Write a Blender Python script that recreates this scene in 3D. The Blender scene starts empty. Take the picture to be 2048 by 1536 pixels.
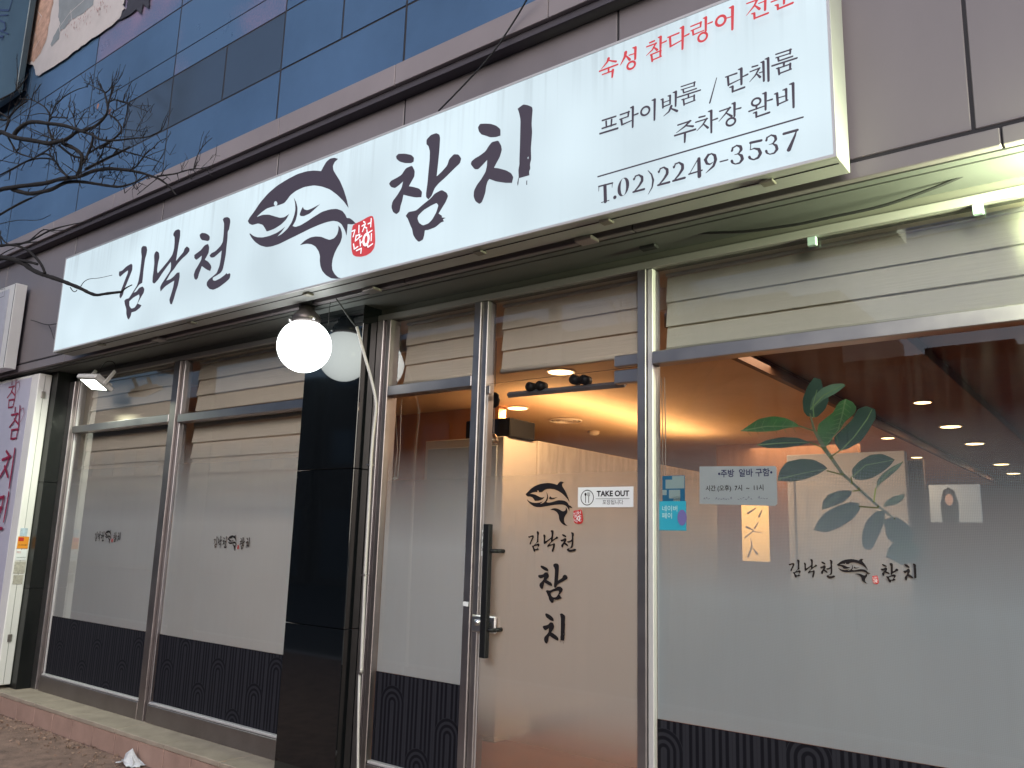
import bpy, bmesh, math, random
from mathutils import Vector, Matrix
from mathutils.geometry import tessellate_polygon
random.seed(7)
sc = bpy.context.scene
C = sc.collection
PI = math.pi

# ---------------------------------------------------------------- camera
FPX, YAW, PIT, ROL = 1646.6, math.radians(37.785), math.radians(10.811), math.radians(1.694)
CAM = Vector((0, -3.3, 0))            # eye 1.46 m above the pavement; the shop glass is the plane y = 0
_f = Vector((-math.sin(YAW)*math.cos(PIT), math.cos(YAW)*math.cos(PIT), math.sin(PIT)))
_r = Vector((math.cos(YAW), math.sin(YAW), 0)); _u = _r.cross(_f)
CR = _r*math.cos(ROL) + _u*math.sin(ROL); CU = -_r*math.sin(ROL) + _u*math.cos(ROL)
cam = bpy.data.cameras.new('camera'); co = bpy.data.objects.new('camera', cam); C.objects.link(co)
M = Matrix((CR, CU, -_f)).transposed().to_4x4(); M.translation = CAM
co.matrix_world = M
cam.sensor_width = 36; cam.lens = 36*FPX/2048; cam.clip_start = .05; cam.clip_end = 500
sc.camera = co
# ---------------------------------------------------------------- sky, sun, exposure
EXPO = .92; KE = 2**-EXPO            # dusk: exposed up; KE keeps every lit lamp and sign at its photographed level
SUN_EL, SUN_AZ = math.radians(22), math.radians(150)     # low sun behind haze, on the street side
w = bpy.data.worlds.new('World'); sc.world = w; w.use_nodes = True
nt = w.node_tree; nt.nodes.clear()
sky = nt.nodes.new('ShaderNodeTexSky'); sky.sky_type = 'NISHITA'; sky.sun_disc = False
sky.sun_elevation = SUN_EL; sky.sun_rotation = SUN_AZ; sky.air_density = 1.0; sky.dust_density = 4.0; sky.ozone_density = 4.0
bg = nt.nodes.new('ShaderNodeBackground'); bg.inputs[1].default_value = 0.085
wo = nt.nodes.new('ShaderNodeOutputWorld')
nt.links.new(sky.outputs[0], bg.inputs[0]); nt.links.new(bg.outputs[0], wo.inputs[0])
sl = bpy.data.lights.new('sun', 'SUN'); sl.energy = .75; sl.angle = math.radians(50); sl.color = (.95, .95, 1)
so = bpy.data.objects.new('sun', sl); C.objects.link(so)
sd = Vector((math.sin(SUN_AZ)*math.cos(SUN_EL), math.cos(SUN_AZ)*math.cos(SUN_EL), math.sin(SUN_EL)))
so.rotation_euler = sd.to_track_quat('Z', 'Y').to_euler(); so.location = (0, -8, 9)
vs = sc.view_settings
sc.display_settings.display_device = 'sRGB'; vs.view_transform = 'Standard'; vs.look = 'None'
vs.exposure = EXPO; vs.gamma = 1; vs.use_curve_mapping = False
sc.cycles.use_denoising = True
sc.cycles.max_bounces = 8; sc.cycles.transparent_max_bounces = 24
sc.cycles.caustics_reflective = False; sc.cycles.caustics_refractive = False

# ---------------------------------------------------------------- pixel -> point on a real plane (setting-out of traced outlines)
def ray(u, v):
    return CR*((u-1024)/FPX) - CU*((v-768)/FPX) + _f
def atY(u, v, y):
    d = ray(u, v); return CAM + d*((y-CAM.y)/d.y)
def atX(u, v, x):
    d = ray(u, v); return CAM + d*((x-CAM.x)/d.x)
def atZ(u, v, z):
    d = ray(u, v); return CAM + d*((z-CAM.z)/d.z)

# ---------------------------------------------------------------- materials
def srgb(r, g, b):
    f = lambda c: (c/255/12.92) if c/255 <= .04045 else ((c/255+.055)/1.055)**2.4
    return (f(r), f(g), f(b))
MATS = {}
def mat(name, col=(.5,.5,.5), rough=.6, metal=0, spec=.5, var=0, vscale=4, bump=0, bscale=60, emit=None, es=1, coat=0, stretch=None, rvar=0):
    if name in MATS: return MATS[name]
    m = bpy.data.materials.new(name); m.use_nodes = True; n = m.node_tree; N, L = n.nodes, n.links
    b = N['Principled BSDF']; b.inputs['Base Color'].default_value = (*col, 1)
    b.inputs['Roughness'].default_value = rough; b.inputs['Metallic'].default_value = metal
    b.inputs['Specular IOR Level'].default_value = spec; b.inputs['Coat Weight'].default_value = coat
    if emit: b.inputs['Emission Color'].default_value = (*emit, 1); b.inputs['Emission Strength'].default_value = es*KE
    if var or bump or rvar:
        tc = N.new('ShaderNodeTexCoord'); mp = N.new('ShaderNodeMapping'); L.new(tc.outputs['Object'], mp.inputs[0])
        if stretch: mp.inputs['Scale'].default_value = stretch
    if var or rvar:
        t = N.new('ShaderNodeTexNoise'); t.inputs['Scale'].default_value = vscale; t.inputs['Detail'].default_value = 8; t.inputs['Roughness'].default_value = .62
        L.new(mp.outputs[0], t.inputs[0])
        if var:
            r = N.new('ShaderNodeValToRGB'); r.color_ramp.elements[0].position = .3; r.color_ramp.elements[1].position = .72
            r.color_ramp.elements[0].color = (*[c*(1-var) for c in col], 1); r.color_ramp.elements[1].color = (*[min(1, c*(1+var*.6)) for c in col], 1)
            L.new(t.outputs[0], r.inputs[0]); L.new(r.outputs[0], b.inputs['Base Color'])
        if rvar:
            q = N.new('ShaderNodeMapRange'); q.inputs['To Min'].default_value = max(0, rough-rvar); q.inputs['To Max'].default_value = min(1, rough+rvar)
            L.new(t.outputs[0], q.inputs[0]); L.new(q.outputs[0], b.inputs['Roughness'])
    if bump:
        t2 = N.new('ShaderNodeTexNoise'); t2.inputs['Scale'].default_value = bscale; t2.inputs['Detail'].default_value = 6
        L.new(mp.outputs[0], t2.inputs[0])
        bp = N.new('ShaderNodeBump'); bp.inputs['Strength'].default_value = bump; bp.inputs['Distance'].default_value = .01
        L.new(t2.outputs[0], bp.inputs['Height']); L.new(bp.outputs[0], b.inputs['Normal'])
    MATS[name] = m; return m

def glassmat(name, film=None, gradient=None, tint=(1,1,1), refl=1.65, extra=.0, dirt=.015, filmcol=(.62,.66,.68), rough=.0, glow=.35):
    """thin pane: fresnel reflection over clear; film = (z_opaque, z_clear) frosted foil fading upward"""
    m = bpy.data.materials.new(name); m.use_nodes = True; n = m.node_tree; N, L = n.nodes, n.links; N.clear()
    out = N.new('ShaderNodeOutputMaterial')
    tr = N.new('ShaderNodeBsdfTransparent'); tr.inputs[0].default_value = (*tint, 1)
    gl = N.new('ShaderNodeBsdfGlossy'); gl.inputs['Roughness'].default_value = rough; gl.inputs[0].default_value = (1,1,1,1)
    fr = N.new('ShaderNodeFresnel'); fr.inputs[0].default_value = 1.5
    mu = N.new('ShaderNodeMath'); mu.operation = 'MULTIPLY_ADD'; mu.inputs[1].default_value = refl; mu.inputs[2].default_value = extra; mu.use_clamp = True
    L.new(fr.outputs[0], mu.inputs[0])
    base = tr.outputs[0]
    tc = N.new('ShaderNodeTexCoord')
    # grime streaks
    mp = N.new('ShaderNodeMapping'); mp.inputs['Scale'].default_value = (6, 6, .5); L.new(tc.outputs['Object'], mp.inputs[0])
    nz = N.new('ShaderNodeTexNoise'); nz.inputs['Scale'].default_value = 3; nz.inputs['Detail'].default_value = 8; L.new(mp.outputs[0], nz.inputs[0])
    df = N.new('ShaderNodeBsdfDiffuse'); df.inputs[0].default_value = (.5,.47,.44,1)
    mr = N.new('ShaderNodeMapRange'); mr.inputs['From Min'].default_value = .45; mr.inputs['From Max'].default_value = .75; mr.inputs['To Max'].default_value = dirt*3
    L.new(nz.outputs[0], mr.inputs[0])
    mx = N.new('ShaderNodeMixShader'); L.new(mr.outputs[0], mx.inputs[0]); L.new(base, mx.inputs[1]); L.new(df.outputs[0], mx.inputs[2]); base = mx.outputs[0]
    m2 = N.new('ShaderNodeMixShader'); L.new(mu.outputs[0], m2.inputs[0]); L.new(base, m2.inputs[1]); L.new(gl.outputs[0], m2.inputs[2])
    L.new(m2.outputs[0], out.inputs[0])
    MATS[name] = m; return m

def filmmat(name, z_op, z_cl, top=0.0, bottom=1.0, col=(.60,.64,.67), trans=.5, dots=0, second=None):
    """frosted foil printed as a fade: opaque below z_op, clear above z_cl; object space z = world z"""
    m = bpy.data.materials.new(name); m.use_nodes = True; n = m.node_tree; N, L = n.nodes, n.links; N.clear()
    out = N.new('ShaderNodeOutputMaterial'); tc = N.new('ShaderNodeTexCoord'); sx = N.new('ShaderNodeSeparateXYZ'); L.new(tc.outputs['Object'], sx.inputs[0])
    mr = N.new('ShaderNodeMapRange'); mr.interpolation_type = 'LINEAR'
    mr.inputs['From Min'].default_value = z_op; mr.inputs['From Max'].default_value = z_cl; mr.inputs['To Min'].default_value = bottom; mr.inputs['To Max'].default_value = top
    L.new(sx.outputs[2], mr.inputs[0]); fac = mr.outputs[0]
    if second:
        m3 = N.new('ShaderNodeMapRange'); m3.interpolation_type = 'SMOOTHERSTEP'
        m3.inputs['From Min'].default_value = second[0]; m3.inputs['From Max'].default_value = second[1]; m3.inputs['To Min'].default_value = second[2]; m3.inputs['To Max'].default_value = 1
        L.new(sx.outputs[2], m3.inputs[0]); q = N.new('ShaderNodeMath'); q.operation = 'MULTIPLY'; L.new(fac, q.inputs[0]); L.new(m3.outputs[0], q.inputs[1]); fac = q.outputs[0]
    if dots:
        # half-tone dots: where the fade is partial, round dots grow with coverage
        def rot(k):
            a = N.new('ShaderNodeMath'); a.operation = 'MULTIPLY'; a.inputs[1].default_value = dots
            b = N.new('ShaderNodeMath'); b.operation = 'ADD' if k else 'SUBTRACT'
            L.new(sx.outputs[0], b.inputs[0]); L.new(sx.outputs[2], b.inputs[1]); L.new(b.outputs[0], a.inputs[0])
            s = N.new('ShaderNodeMath'); s.operation = 'SINE'; L.new(a.outputs[0], s.inputs[0]); return s.outputs[0]
        s1, s2 = rot(0), rot(1)
        ad = N.new('ShaderNodeMath'); ad.operation = 'MULTIPLY'; L.new(s1, ad.inputs[0]); L.new(s2, ad.inputs[1])
        sc2 = N.new('ShaderNodeMath'); sc2.operation = 'MULTIPLY_ADD'; sc2.inputs[1].default_value = .07; L.new(ad.outputs[0], sc2.inputs[0]); L.new(fac, sc2.inputs[2]); sc2.use_clamp = True
        fac = sc2.outputs[0]
    nz = N.new('ShaderNodeTexNoise'); nz.inputs['Scale'].default_value = 1.3; nz.inputs['Detail'].default_value = 5; L.new(tc.outputs['Object'], nz.inputs[0])
    cr = N.new('ShaderNodeValToRGB'); cr.color_ramp.elements[0].color = (*[c*.9 for c in col], 1); cr.color_ramp.elements[1].color = (*[min(1, c*1.08) for c in col], 1)
    L.new(nz.outputs[0], cr.inputs[0])
    di = N.new('ShaderNodeBsdfDiffuse'); L.new(cr.outputs[0], di.inputs[0])
    tl = N.new('ShaderNodeBsdfTranslucent'); L.new(cr.outputs[0], tl.inputs[0])
    mx = N.new('ShaderNodeMixShader'); mx.inputs[0].default_value = trans; L.new(di.outputs[0], mx.inputs[1]); L.new(tl.outputs[0], mx.inputs[2])
    tr = N.new('ShaderNodeBsdfTransparent'); m2 = N.new('ShaderNodeMixShader'); L.new(fac, m2.inputs[0]); L.new(tr.outputs[0], m2.inputs[1]); L.new(mx.outputs[0], m2.inputs[2])
    L.new(m2.outputs[0], out.inputs[0]); MATS[name] = m; return m

def archmat():
    """black foil printed with concentric arches"""
    m = bpy.data.materials.new('arch_foil'); m.use_nodes = True; n = m.node_tree; N, L = n.nodes, n.links
    b = N['Principled BSDF']; tc = N.new('ShaderNodeTexCoord'); sx = N.new('ShaderNodeSeparateXYZ'); L.new(tc.outputs['Object'], sx.inputs[0])
    def ma(op, a, c=None, d=None):
        q = N.new('ShaderNodeMath'); q.operation = op
        for i, v in enumerate((a, c, d)):
            if v is None: continue
            if isinstance(v, (int, float)): q.inputs[i].default_value = v
            else: L.new(v, q.inputs[i])
        return q.outputs[0]
    W = .20; P = .46; HW = .088
    xs = ma('DIVIDE', sx.outputs[0], W); col = ma('FLOOR', xs); fx = ma('MULTIPLY', ma('SUBTRACT', ma('SUBTRACT', xs, col), .5), W)
    off = ma('MULTIPLY', ma('FRACT', ma('MULTIPLY', col, .382)), P)
    zz = ma('SUBTRACT', sx.outputs[2], off); zf = ma('MULTIPLY', ma('FRACT', ma('DIVIDE', zz, P)), P)
    dz = ma('MAXIMUM', ma('SUBTRACT', zf, P*.62), 0.0)
    d1 = ma('SQRT', ma('ADD', ma('MULTIPLY', fx, fx), ma('MULTIPLY', dz, dz)))
    ax = ma('ABSOLUTE', fx)
    inside = ma('LESS_THAN', d1, HW)
    d = ma('ADD', ma('MULTIPLY', d1, inside), ma('MULTIPLY', ax, ma('SUBTRACT', 1.0, inside)))
    st = ma('SINE', ma('MULTIPLY', d, 2*PI/.0285))
    ss = N.new('ShaderNodeMapRange'); ss.inputs['From Min'].default_value = -.3; ss.inputs['From Max'].default_value = .3; L.new(st, ss.inputs[0])
    mixc = N.new('ShaderNodeMix'); mixc.data_type = 'RGBA'; L.new(ss.outputs[0], mixc.inputs['Factor'])
    mixc.inputs['A'].default_value = (.006,.006,.009,1); mixc.inputs['B'].default_value = (.022,.022,.028,1)
    L.new(mixc.outputs['Result'], b.inputs['Base Color']); b.inputs['Roughness'].default_value = .6; b.inputs['Specular IOR Level'].default_value = .1
    MATS['arch_foil'] = m; return m

# ---------------------------------------------------------------- mesh helpers
def add_box(bm, x0, x1, y0, y1, z0, z1, bev=0):
    vs_ = [bm.verts.new(p) for p in ((x0,y0,z0),(x1,y0,z0),(x1,y1,z0),(x0,y1,z0),(x0,y0,z1),(x1,y0,z1),(x1,y1,z1),(x0,y1,z1))]
    fs = [bm.faces.new([vs_[i] for i in q]) for q in ((0,1,5,4),(1,2,6,5),(2,3,7,6),(3,0,4,7),(4,5,6,7),(3,2,1,0))]
    if bev:
        es = list({e for f in fs for e in f.edges}); bmesh.ops.bevel(bm, geom=es, offset=bev, segments=1, affect='EDGES', clamp_overlap=True)
def add_tube(bm, pts, r, n=8, cap=True, r2=None, radii=None):
    pts = [Vector(p) for p in pts]; rings = []
    prev = None
    for i, p in enumerate(pts):
        t = (pts[min(i+1, len(pts)-1)] - pts[max(i-1, 0)])
        if t.length < 1e-9: t = Vector((0,0,1))
        t.normalize()
        if prev is None:
            a = Vector((0,0,1)) if abs(t.z) < .9 else Vector((1,0,0)); nn = t.cross(a).normalized()
        else:
            nn = prev - t*prev.dot(t)
            nn = nn.normalized() if nn.length > 1e-6 else t.orthogonal().normalized()
        prev = nn; bb = t.cross(nn)
        rr = radii[i] if radii else (r if r2 is None else r + (r2-r)*i/max(1, len(pts)-1))
        rings.append([bm.verts.new(p + (nn*math.cos(2*PI*k/n) + bb*math.sin(2*PI*k/n))*rr) for k in range(n)])
    for a, b in zip(rings, rings[1:]):
        for k in range(n): bm.faces.new((a[k], a[(k+1)%n], b[(k+1)%n], b[k]))
    if cap: bm.faces.new(rings[0][::-1]); bm.faces.new(rings[-1])
def add_cyl(bm, p0, p1, r0, r1=None, n=20): add_tube(bm, [p0, p1], r0, n, True, r1 if r1 is not None else r0)
def add_lathe(bm, c, prof, n=24):
    rings = [[bm.verts.new((c[0]+r*math.cos(2*PI*k/n), c[1]+r*math.sin(2*PI*k/n), c[2]+z)) for k in range(n)] for r, z in prof]
    for a, b in zip(rings, rings[1:]):
        for k in range(n): bm.faces.new((a[k], a[(k+1)%n], b[(k+1)%n], b[k]))
    bm.faces.new(rings[0][::-1]); bm.faces.new(rings[-1])
def build(name, bm, m, parent=None, smooth=False, label=None):
    bmesh.ops.recalc_face_normals(bm, faces=bm.faces)
    me = bpy.data.meshes.new(name); bm.to_mesh(me); bm.free()
    ms = m if isinstance(m, (list, tuple)) else [m]
    for q in ms: me.materials.append(q)
    if smooth:
        for p in me.polygons: p.use_smooth = True
    o = bpy.data.objects.new(name, me); C.objects.link(o)
    if parent: o.parent = parent
    if label: o['label'] = label
    return o
def box(name, x0, x1, y0, y1, z0, z1, m, parent=None, bev=0, label=None):
    bm = bmesh.new(); add_box(bm, x0, x1, y0, y1, z0, z1, bev); return build(name, bm, m, parent, False, label)
def tube(name, pts, r, m, parent=None, n=8, r2=None, smooth=True):
    bm = bmesh.new(); add_tube(bm, pts, r, n, True, r2); return build(name, bm, m, parent, smooth)
def thing(name, label, cat, group=None):
    o = bpy.data.objects.new(name, None); C.objects.link(o); o.empty_display_size = .1
    o['label'] = label; o['category'] = cat
    if group: o['group'] = group
    return o
def tag(o, label, cat, group=None):
    o['label'] = label; o['category'] = cat
    if group: o['group'] = group
    return o
def smooth_line(pts, it=2):
    for _ in range(it):
        q = [pts[0]]
        for a, b in zip(pts, pts[1:]): q += [a*.75+b*.25, a*.25+b*.75]
        q.append(pts[-1]); pts = q
    return pts
# ---- flat lettering: strokes and outlines in plane coordinates (x, z), each laid a hair in front of the last
class Ink:
    def __init__(s, y, step=-.00015, shell=None): s.bm = bmesh.new(); s.y = y; s.step = step
    def poly(s, outer, holes=()):
        loops = [[Vector((p[0], p[1], 0)) for p in l] for l in [outer, *holes]]
        flat = [p for l in loops for p in l]; vs_ = [s.bm.verts.new((p.x, s.y, p.y)) for p in flat]
        for t in tessellate_polygon(loops):
            try: s.bm.faces.new([vs_[i] for i in t])
            except ValueError: pass
        s.y += s.step
    def stroke(s, pts, ws, n=10):
        P = [Vector((p[0], p[1])) for p in pts]
        for i in range(len(P)-1):
            a, b = P[i], P[i+1]; d = b-a
            if d.length < 1e-7: continue
            nn = Vector((-d.y, d.x)).normalized(); wa, wb = ws[i]/2, ws[i+1]/2
            s.poly([a+nn*wa, a-nn*wa, b-nn*wb, b+nn*wb])
        for p, w_ in zip(P, ws):
            s.poly([p + Vector((math.cos(2*PI*k/n), math.sin(2*PI*k/n)))*(w_/2) for k in range(n)])
    def ring(s, c, ax, az, w_, n=24):
        s.poly([(c[0]+math.cos(2*PI*k/n)*(ax+w_/2), c[1]+math.sin(2*PI*k/n)*(az+w_/2)) for k in range(n)],
               [[(c[0]+math.cos(2*PI*k/n)*(ax-w_/2), c[1]+math.sin(2*PI*k/n)*(az-w_/2)) for k in range(n)]])
    def done(s, name, m, parent=None, label=None): return build(name, s.bm, m, parent, False, label)
def chaikin(p, it=1):
    """round gentle corners of a traced outline, keep sharp ones"""
    for _ in range(it):
        q = []; n = len(p)
        for i in range(n):
            a, b, c = p[i-1], p[i], p[(i+1) % n]; d1, d2 = b-a, c-b
            if d1.length < 1e-9 or d2.length < 1e-9: continue
            if d1.angle(d2, 0) > 1.15: q.append(b)
            else: q += [a*.14+b*.86, b*.86+c*.14]
        p = q
    return p
def text(body, size, m, x, z, y, parent=None, name='lettering', align='CENTER', sx=1.0, ext=0):
    c = bpy.data.curves.new(name, 'FONT'); c.body = body; c.size = size; c.align_x = align; c.align_y = 'CENTER'; c.offset = ext
    o = bpy.data.objects.new(name, c); C.objects.link(o)
    dg = bpy.context.evaluated_depsgraph_get(); me = bpy.data.meshes.new_from_object(o.evaluated_get(dg))
    bpy.data.objects.remove(o)
    me.transform(Matrix(((sx,0,0,x),(0,0,0,y),(0,1,0,z),(0,0,0,1))))
    me.materials.clear(); me.materials.append(m)
    q = bpy.data.objects.new(name, me); C.objects.link(q)
    if parent: q.parent = parent
    return q

# ================================================================ materials used
CLAD = mat('clad_metal', (.190,.166,.176), .45, 0, .5, var=.10, vscale=1.6, stretch=(1,1,.35), bump=.05, bscale=3)
CLADG = mat('ledge_metal', (.25,.215,.225), .5, 0, .5, var=.10, vscale=2)
JOINT = mat('joint_dark', (.02,.018,.022), .8)
BLUE = mat('blue_panel', (.098,.172,.29), .22, .35, .6, var=.24, vscale=.9, rvar=.08, bump=.03, bscale=1.5)
BLUE2 = mat('blue_panel_blotchy', (.13,.17,.31), .3, .3, .5, var=.1, vscale=5, rvar=.1)
def blotch_blue():  # noise blends pinkish blotches into the blue base colour
    n = BLUE2.node_tree; N, L = n.nodes, n.links; b = N['Principled BSDF']; tc = N.new('ShaderNodeTexCoord')
    t = N.new('ShaderNodeTexNoise'); t.inputs['Scale'].default_value = 1.1; t.inputs['Detail'].default_value = 3; L.new(tc.outputs['Object'], t.inputs[0])
    t2 = N.new('ShaderNodeTexNoise'); t2.inputs['Scale'].default_value = 60; t2.inputs['Detail'].default_value = 3; L.new(tc.outputs['Object'], t2.inputs[0])
    ad = N.new('ShaderNodeMath'); ad.operation = 'MULTIPLY_ADD'; ad.inputs[1].default_value = .35; L.new(t2.outputs[0], ad.inputs[0]); L.new(t.outputs[0], ad.inputs[2])
    r = N.new('ShaderNodeValToRGB'); r.color_ramp.elements[0].position = .62; r.color_ramp.elements[1].position = .85
    r.color_ramp.elements[0].color = (.098,.172,.29,1); r.color_ramp.elements[1].color = (.30,.22,.32,1); L.new(ad.outputs[0], r.inputs[0]); L.new(r.outputs[0], b.inputs['Base Color'])
blotch_blue()
DGLASS = mat('dark_window_glass', (.075,.105,.15), .14, .35, .6, rvar=.04, var=.1, vscale=1.2)
STEEL = mat('stainless', (.40,.37,.375), .40, 1, .5, rvar=.08, vscale=9, var=.08)
STEELD = mat('stainless_dull', (.34,.30,.29), .45, 1, .5, rvar=.08, vscale=7, var=.12)
ALU = mat('white_aluminium', (.55,.53,.53), .45, .3)
GRAN = mat('black_granite', (.004,.005,.006), .05, 0, .85, rvar=.02, vscale=2)
SOFF = mat('soffit_metal', (.13,.135,.13), .5, 0, .4, var=.12, vscale=2)
HEAD = mat('head_panel', (.13,.125,.11), .55, var=.15, vscale=2)
WHITE = mat('white_paint', (.72,.70,.68), .5, var=.06, vscale=2)
SIGNW = mat('sign_side', (.38,.375,.37), .4, .1, var=.08)
BEIGE = mat('beige_stone', (.34,.28,.22), .7, var=.22, vscale=6, bump=.1, bscale=40)
TILE = mat('riser_tile', (.36,.235,.19), .6, var=.2, vscale=5, bump=.06, bscale=30)
DIRT = mat('brown_paving', (.23,.145,.115), .9, var=.42, vscale=9, bump=.8, bscale=55)
ASPH = mat('asphalt', (.05,.05,.052), .9, var=.2, vscale=8, bump=.4, bscale=80)
BLACK = mat('black_metal', (.008,.008,.009), .5, 0, .3)
BLK = mat('black_rubber', (.015,.015,.016), .6)
INK = mat('black_vinyl', (.012,.010,.012), .45, 0, .3)
INKS = mat('sign_vinyl', (.022,.016,.022), .5, emit=(.045,.036,.050), es=1)
REDS = mat('red_vinyl_lit', (.40,.03,.03), .5, emit=(.30,.035,.045), es=1)
REDV = mat('red_vinyl', (.50,.03,.03), .5)
PAPER = mat('paper', (.72,.74,.74), .8, var=.03)
BLIND = mat('blind_fabric', (.70,.60,.48), .8, var=.05, vscale=3, bump=.25, bscale=90, stretch=(.05,1,1))
BLINDW = mat('blind_fabric_white', (.66,.66,.54), .8, var=.04, vscale=3, bump=.25, bscale=90, stretch=(.05,1,1))
WALLC = mat('interior_cream', (.62,.56,.48), .8, var=.06)
CEIL = mat('interior_ceiling', (.58,.42,.27), .8, var=.08, vscale=2)
CEILD = mat('interior_dark_ceiling', (.14,.07,.04), .7, var=.15)
WOOD = mat('interior_wood', (.22,.10,.05), .5, var=.25, vscale=3, stretch=(1,6,6))
FLOORM = mat('interior_floor', (.20,.08,.045), .35, var=.2, vscale=3)
FRIDGE = mat('grey_laminate', (.40,.44,.46), .5, var=.03)
BARK = mat('bark', (.012,.009,.009), .9, var=.4, vscale=30, bump=.6, bscale=90)
REDP = mat('chicken_letters', (.30,.008,.05), .5)
GLASS = glassmat('window_glass', dirt=.006)
DOORG = glassmat('door_glass', dirt=.006)

# ================================================================ ground
def plane_obj(name, x0, x1, y0, y1, z, m, div=1, amp=0, kind='structure'):
    bm = bmesh.new(); nx = ny = div
    vv = [[bm.verts.new((x0+(x1-x0)*i/nx, y0+(y1-y0)*j/ny, z + random.uniform(-amp, amp))) for j in range(ny+1)] for i in range(nx+1)]
    for i in range(nx):
        for j in range(ny): bm.faces.new((vv[i][j], vv[i+1][j], vv[i+1][j+1], vv[i][j+1]))
    o = build(name, bm, m); o['kind'] = kind; return o
GZ = -1.46
plane_obj('ground', -120, 120, -120, -3.95, GZ-.124, ASPH)
plane_obj('pavement', -60, 60, -3.95, .0, GZ, DIRT)
kb = box('kerb', -60, 60, -4.10, -3.95, GZ-.13, GZ+.004, mat('kerb_stone', (.3,.29,.28), .8, var=.15)); kb['kind'] = 'structure'
bm = bmesh.new()
for _ in range(1400):
    x = random.uniform(-9.5, -3.5); y = -.275 - abs(random.gauss(0, .16)); r = random.choice((.004,.006,.009,.014))*random.uniform(.6, 1.3)
    p = Vector((x, y, GZ + r*.4)); vs_ = [bm.verts.new(p + Vector((random.uniform(-1,1), random.uniform(-1,1), random.uniform(-.6,.9)))*r) for _ in range(5)]
    for a, b, c in ((0,1,2),(0,2,3),(0,3,4),(1,2,4),(1,3,4)): bm.faces.new((vs_[a], vs_[b], vs_[c]))
o = build('gravel', bm, mat('grit', (.32,.21,.16), .95, var=.4, vscale=20)); o['kind'] = 'stuff'; o['label'] = 'loose grit and dry debris along the tiled step'; o['category'] = 'grit'

# ================================================================ the building that holds the shop
B = thing('shop_building', 'building front with blue panels above and a glazed tuna restaurant shopfront below', 'building')
# step in front of the shopfront
LZ = -1.30
for i in range(12):
    x0 = -8.6 + i*.6
    box('ledge_slab', x0+.003, x0+.597, -.275, .10, LZ-.03, LZ + random.uniform(-.001,.001), BEIGE, B, .004)
    for k in range(2):
        a = x0 + k*.3
        box('riser_tile', a+.004, a+.296, -.268, -.25, GZ-.02, LZ-.032, TILE, B, .003)
box('step_core', -8.6, -1.4, -.252, .1, GZ-.05, LZ-.03, mat('grout', (.22,.19,.17), .9), B)
box('ledge_slab', -1.4, 2.5, -.275, .10, LZ-.03, LZ, BEIGE, B, .004)
# black columns
def granite(x0, x1, zs, mm=GRAN):
    for a, b in zip(zs, zs[1:]):
        box('granite_slab', x0, x1, -.15, .10, a+.0015, b-.0015, mm, B, .002)
granite(-4.06, -3.555, [LZ, -.50, .38, 1.343])
granite(-7.90, -7.445, mm=mat('black_slab_dull', (.008,.009,.009), .35, 0, .3), zs=[LZ, -.50, .38, 1.343])
# fascia cladding (y=-.30), panels with open joints
FX = [-12.6,-11.2,-9.85,-8.46,-7.08,-5.70,-4.31,-3.156,-1.764,-.363,1.05,2.4]
for a, b in zip(FX, FX[1:]):
    box('cladding_panel', a+.006, b-.006, -.30, -.27, 1.428, 2.454, CLAD, B, .003)
    box('lower_cladding_strip', a+.08+.003, b+.08-.003, -.305, -.27, 1.347, 1.412, CLAD, B, .003)
for a in [i*1.05 - 12.6 for i in range(15)]:
    box('cornice_panel', a+.003, a+1.047, -.395, -.20, 2.495, 2.622, CLADG, B, .002)
box('cornice_shade_band', -12.6, 2.4, -.37, -.24, 2.455, 2.4945, mat('cornice_under_shade', (.06,.052,.065), .7), B)  # dark colour stands in for the shade under the cornice
box('fascia_core', -12.6, 2.4, -.2955, .3, 1.352, 2.62, JOINT, B)
# soffit: two strips with a dark gap, then the head panel and the rail above the glass
box('soffit_panel', -12.6, 2.4, -.268, -.228, 1.343, 1.350, SOFF, B)
box('soffit_panel', -12.6, 2.4, -.219, -.012, 1.341, 1.350, SOFF, B)
box('head_panel', -7.40, 2.4, -.010, .03, 1.262, 1.342, HEAD, B)
# upper storey: blue glass panels
VX = [-12.6,-11.4,-10.0,-8.6,-7.18,-5.775,-4.37,-3.188,-1.80,-.40,1.0,2.4]
rows = [(2.625,3.060,'b'),(3.066,3.500,'w'),(3.506,4.112,'b'),(4.118,4.72,'b'),(4.726,5.33,'b'),(5.336,6.0,'w')]
for r, (z0, z1, kd) in enumerate(rows):
    for i, (a, b) in enumerate(zip(VX, VX[1:])):
        if kd == 'w':
            m_ = (a+b)/2+.02; dark = (i in (4,5)) or r == 5
            for (p, q) in ((a, m_), (m_, b)):
                dk = dark and not (i == 4 and p == a) and not (i == 6)
                box('window_pane' if dk else 'facade_panel', p+.009, q-.009, -.301+(.002 if dk else 0), -.285, z0+.004, z1-.004, DGLASS if dk else BLUE, B)
        else:
            mm = BLUE
            if r in (2, 3) and i in (4, 5) : mm = BLUE2 if (r == 3 or i == 5) else BLUE
            if r == 2:
                box('facade_panel', a+.009, b-.009, -.30, -.285, z0+.004, 3.690, mm, B)
                box('facade_panel', a+.009, b-.009, -.30, -.285, 3.700, z1-.004, mm, B)
            else: box('facade_panel', a+.009, b-.009, -.30, -.285, z0+.004, z1-.004, mm, B)
box('upper_wall', -12.6, 2.4, -.2965, .0, 2.6205, 7.4, JOINT, B)
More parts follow.
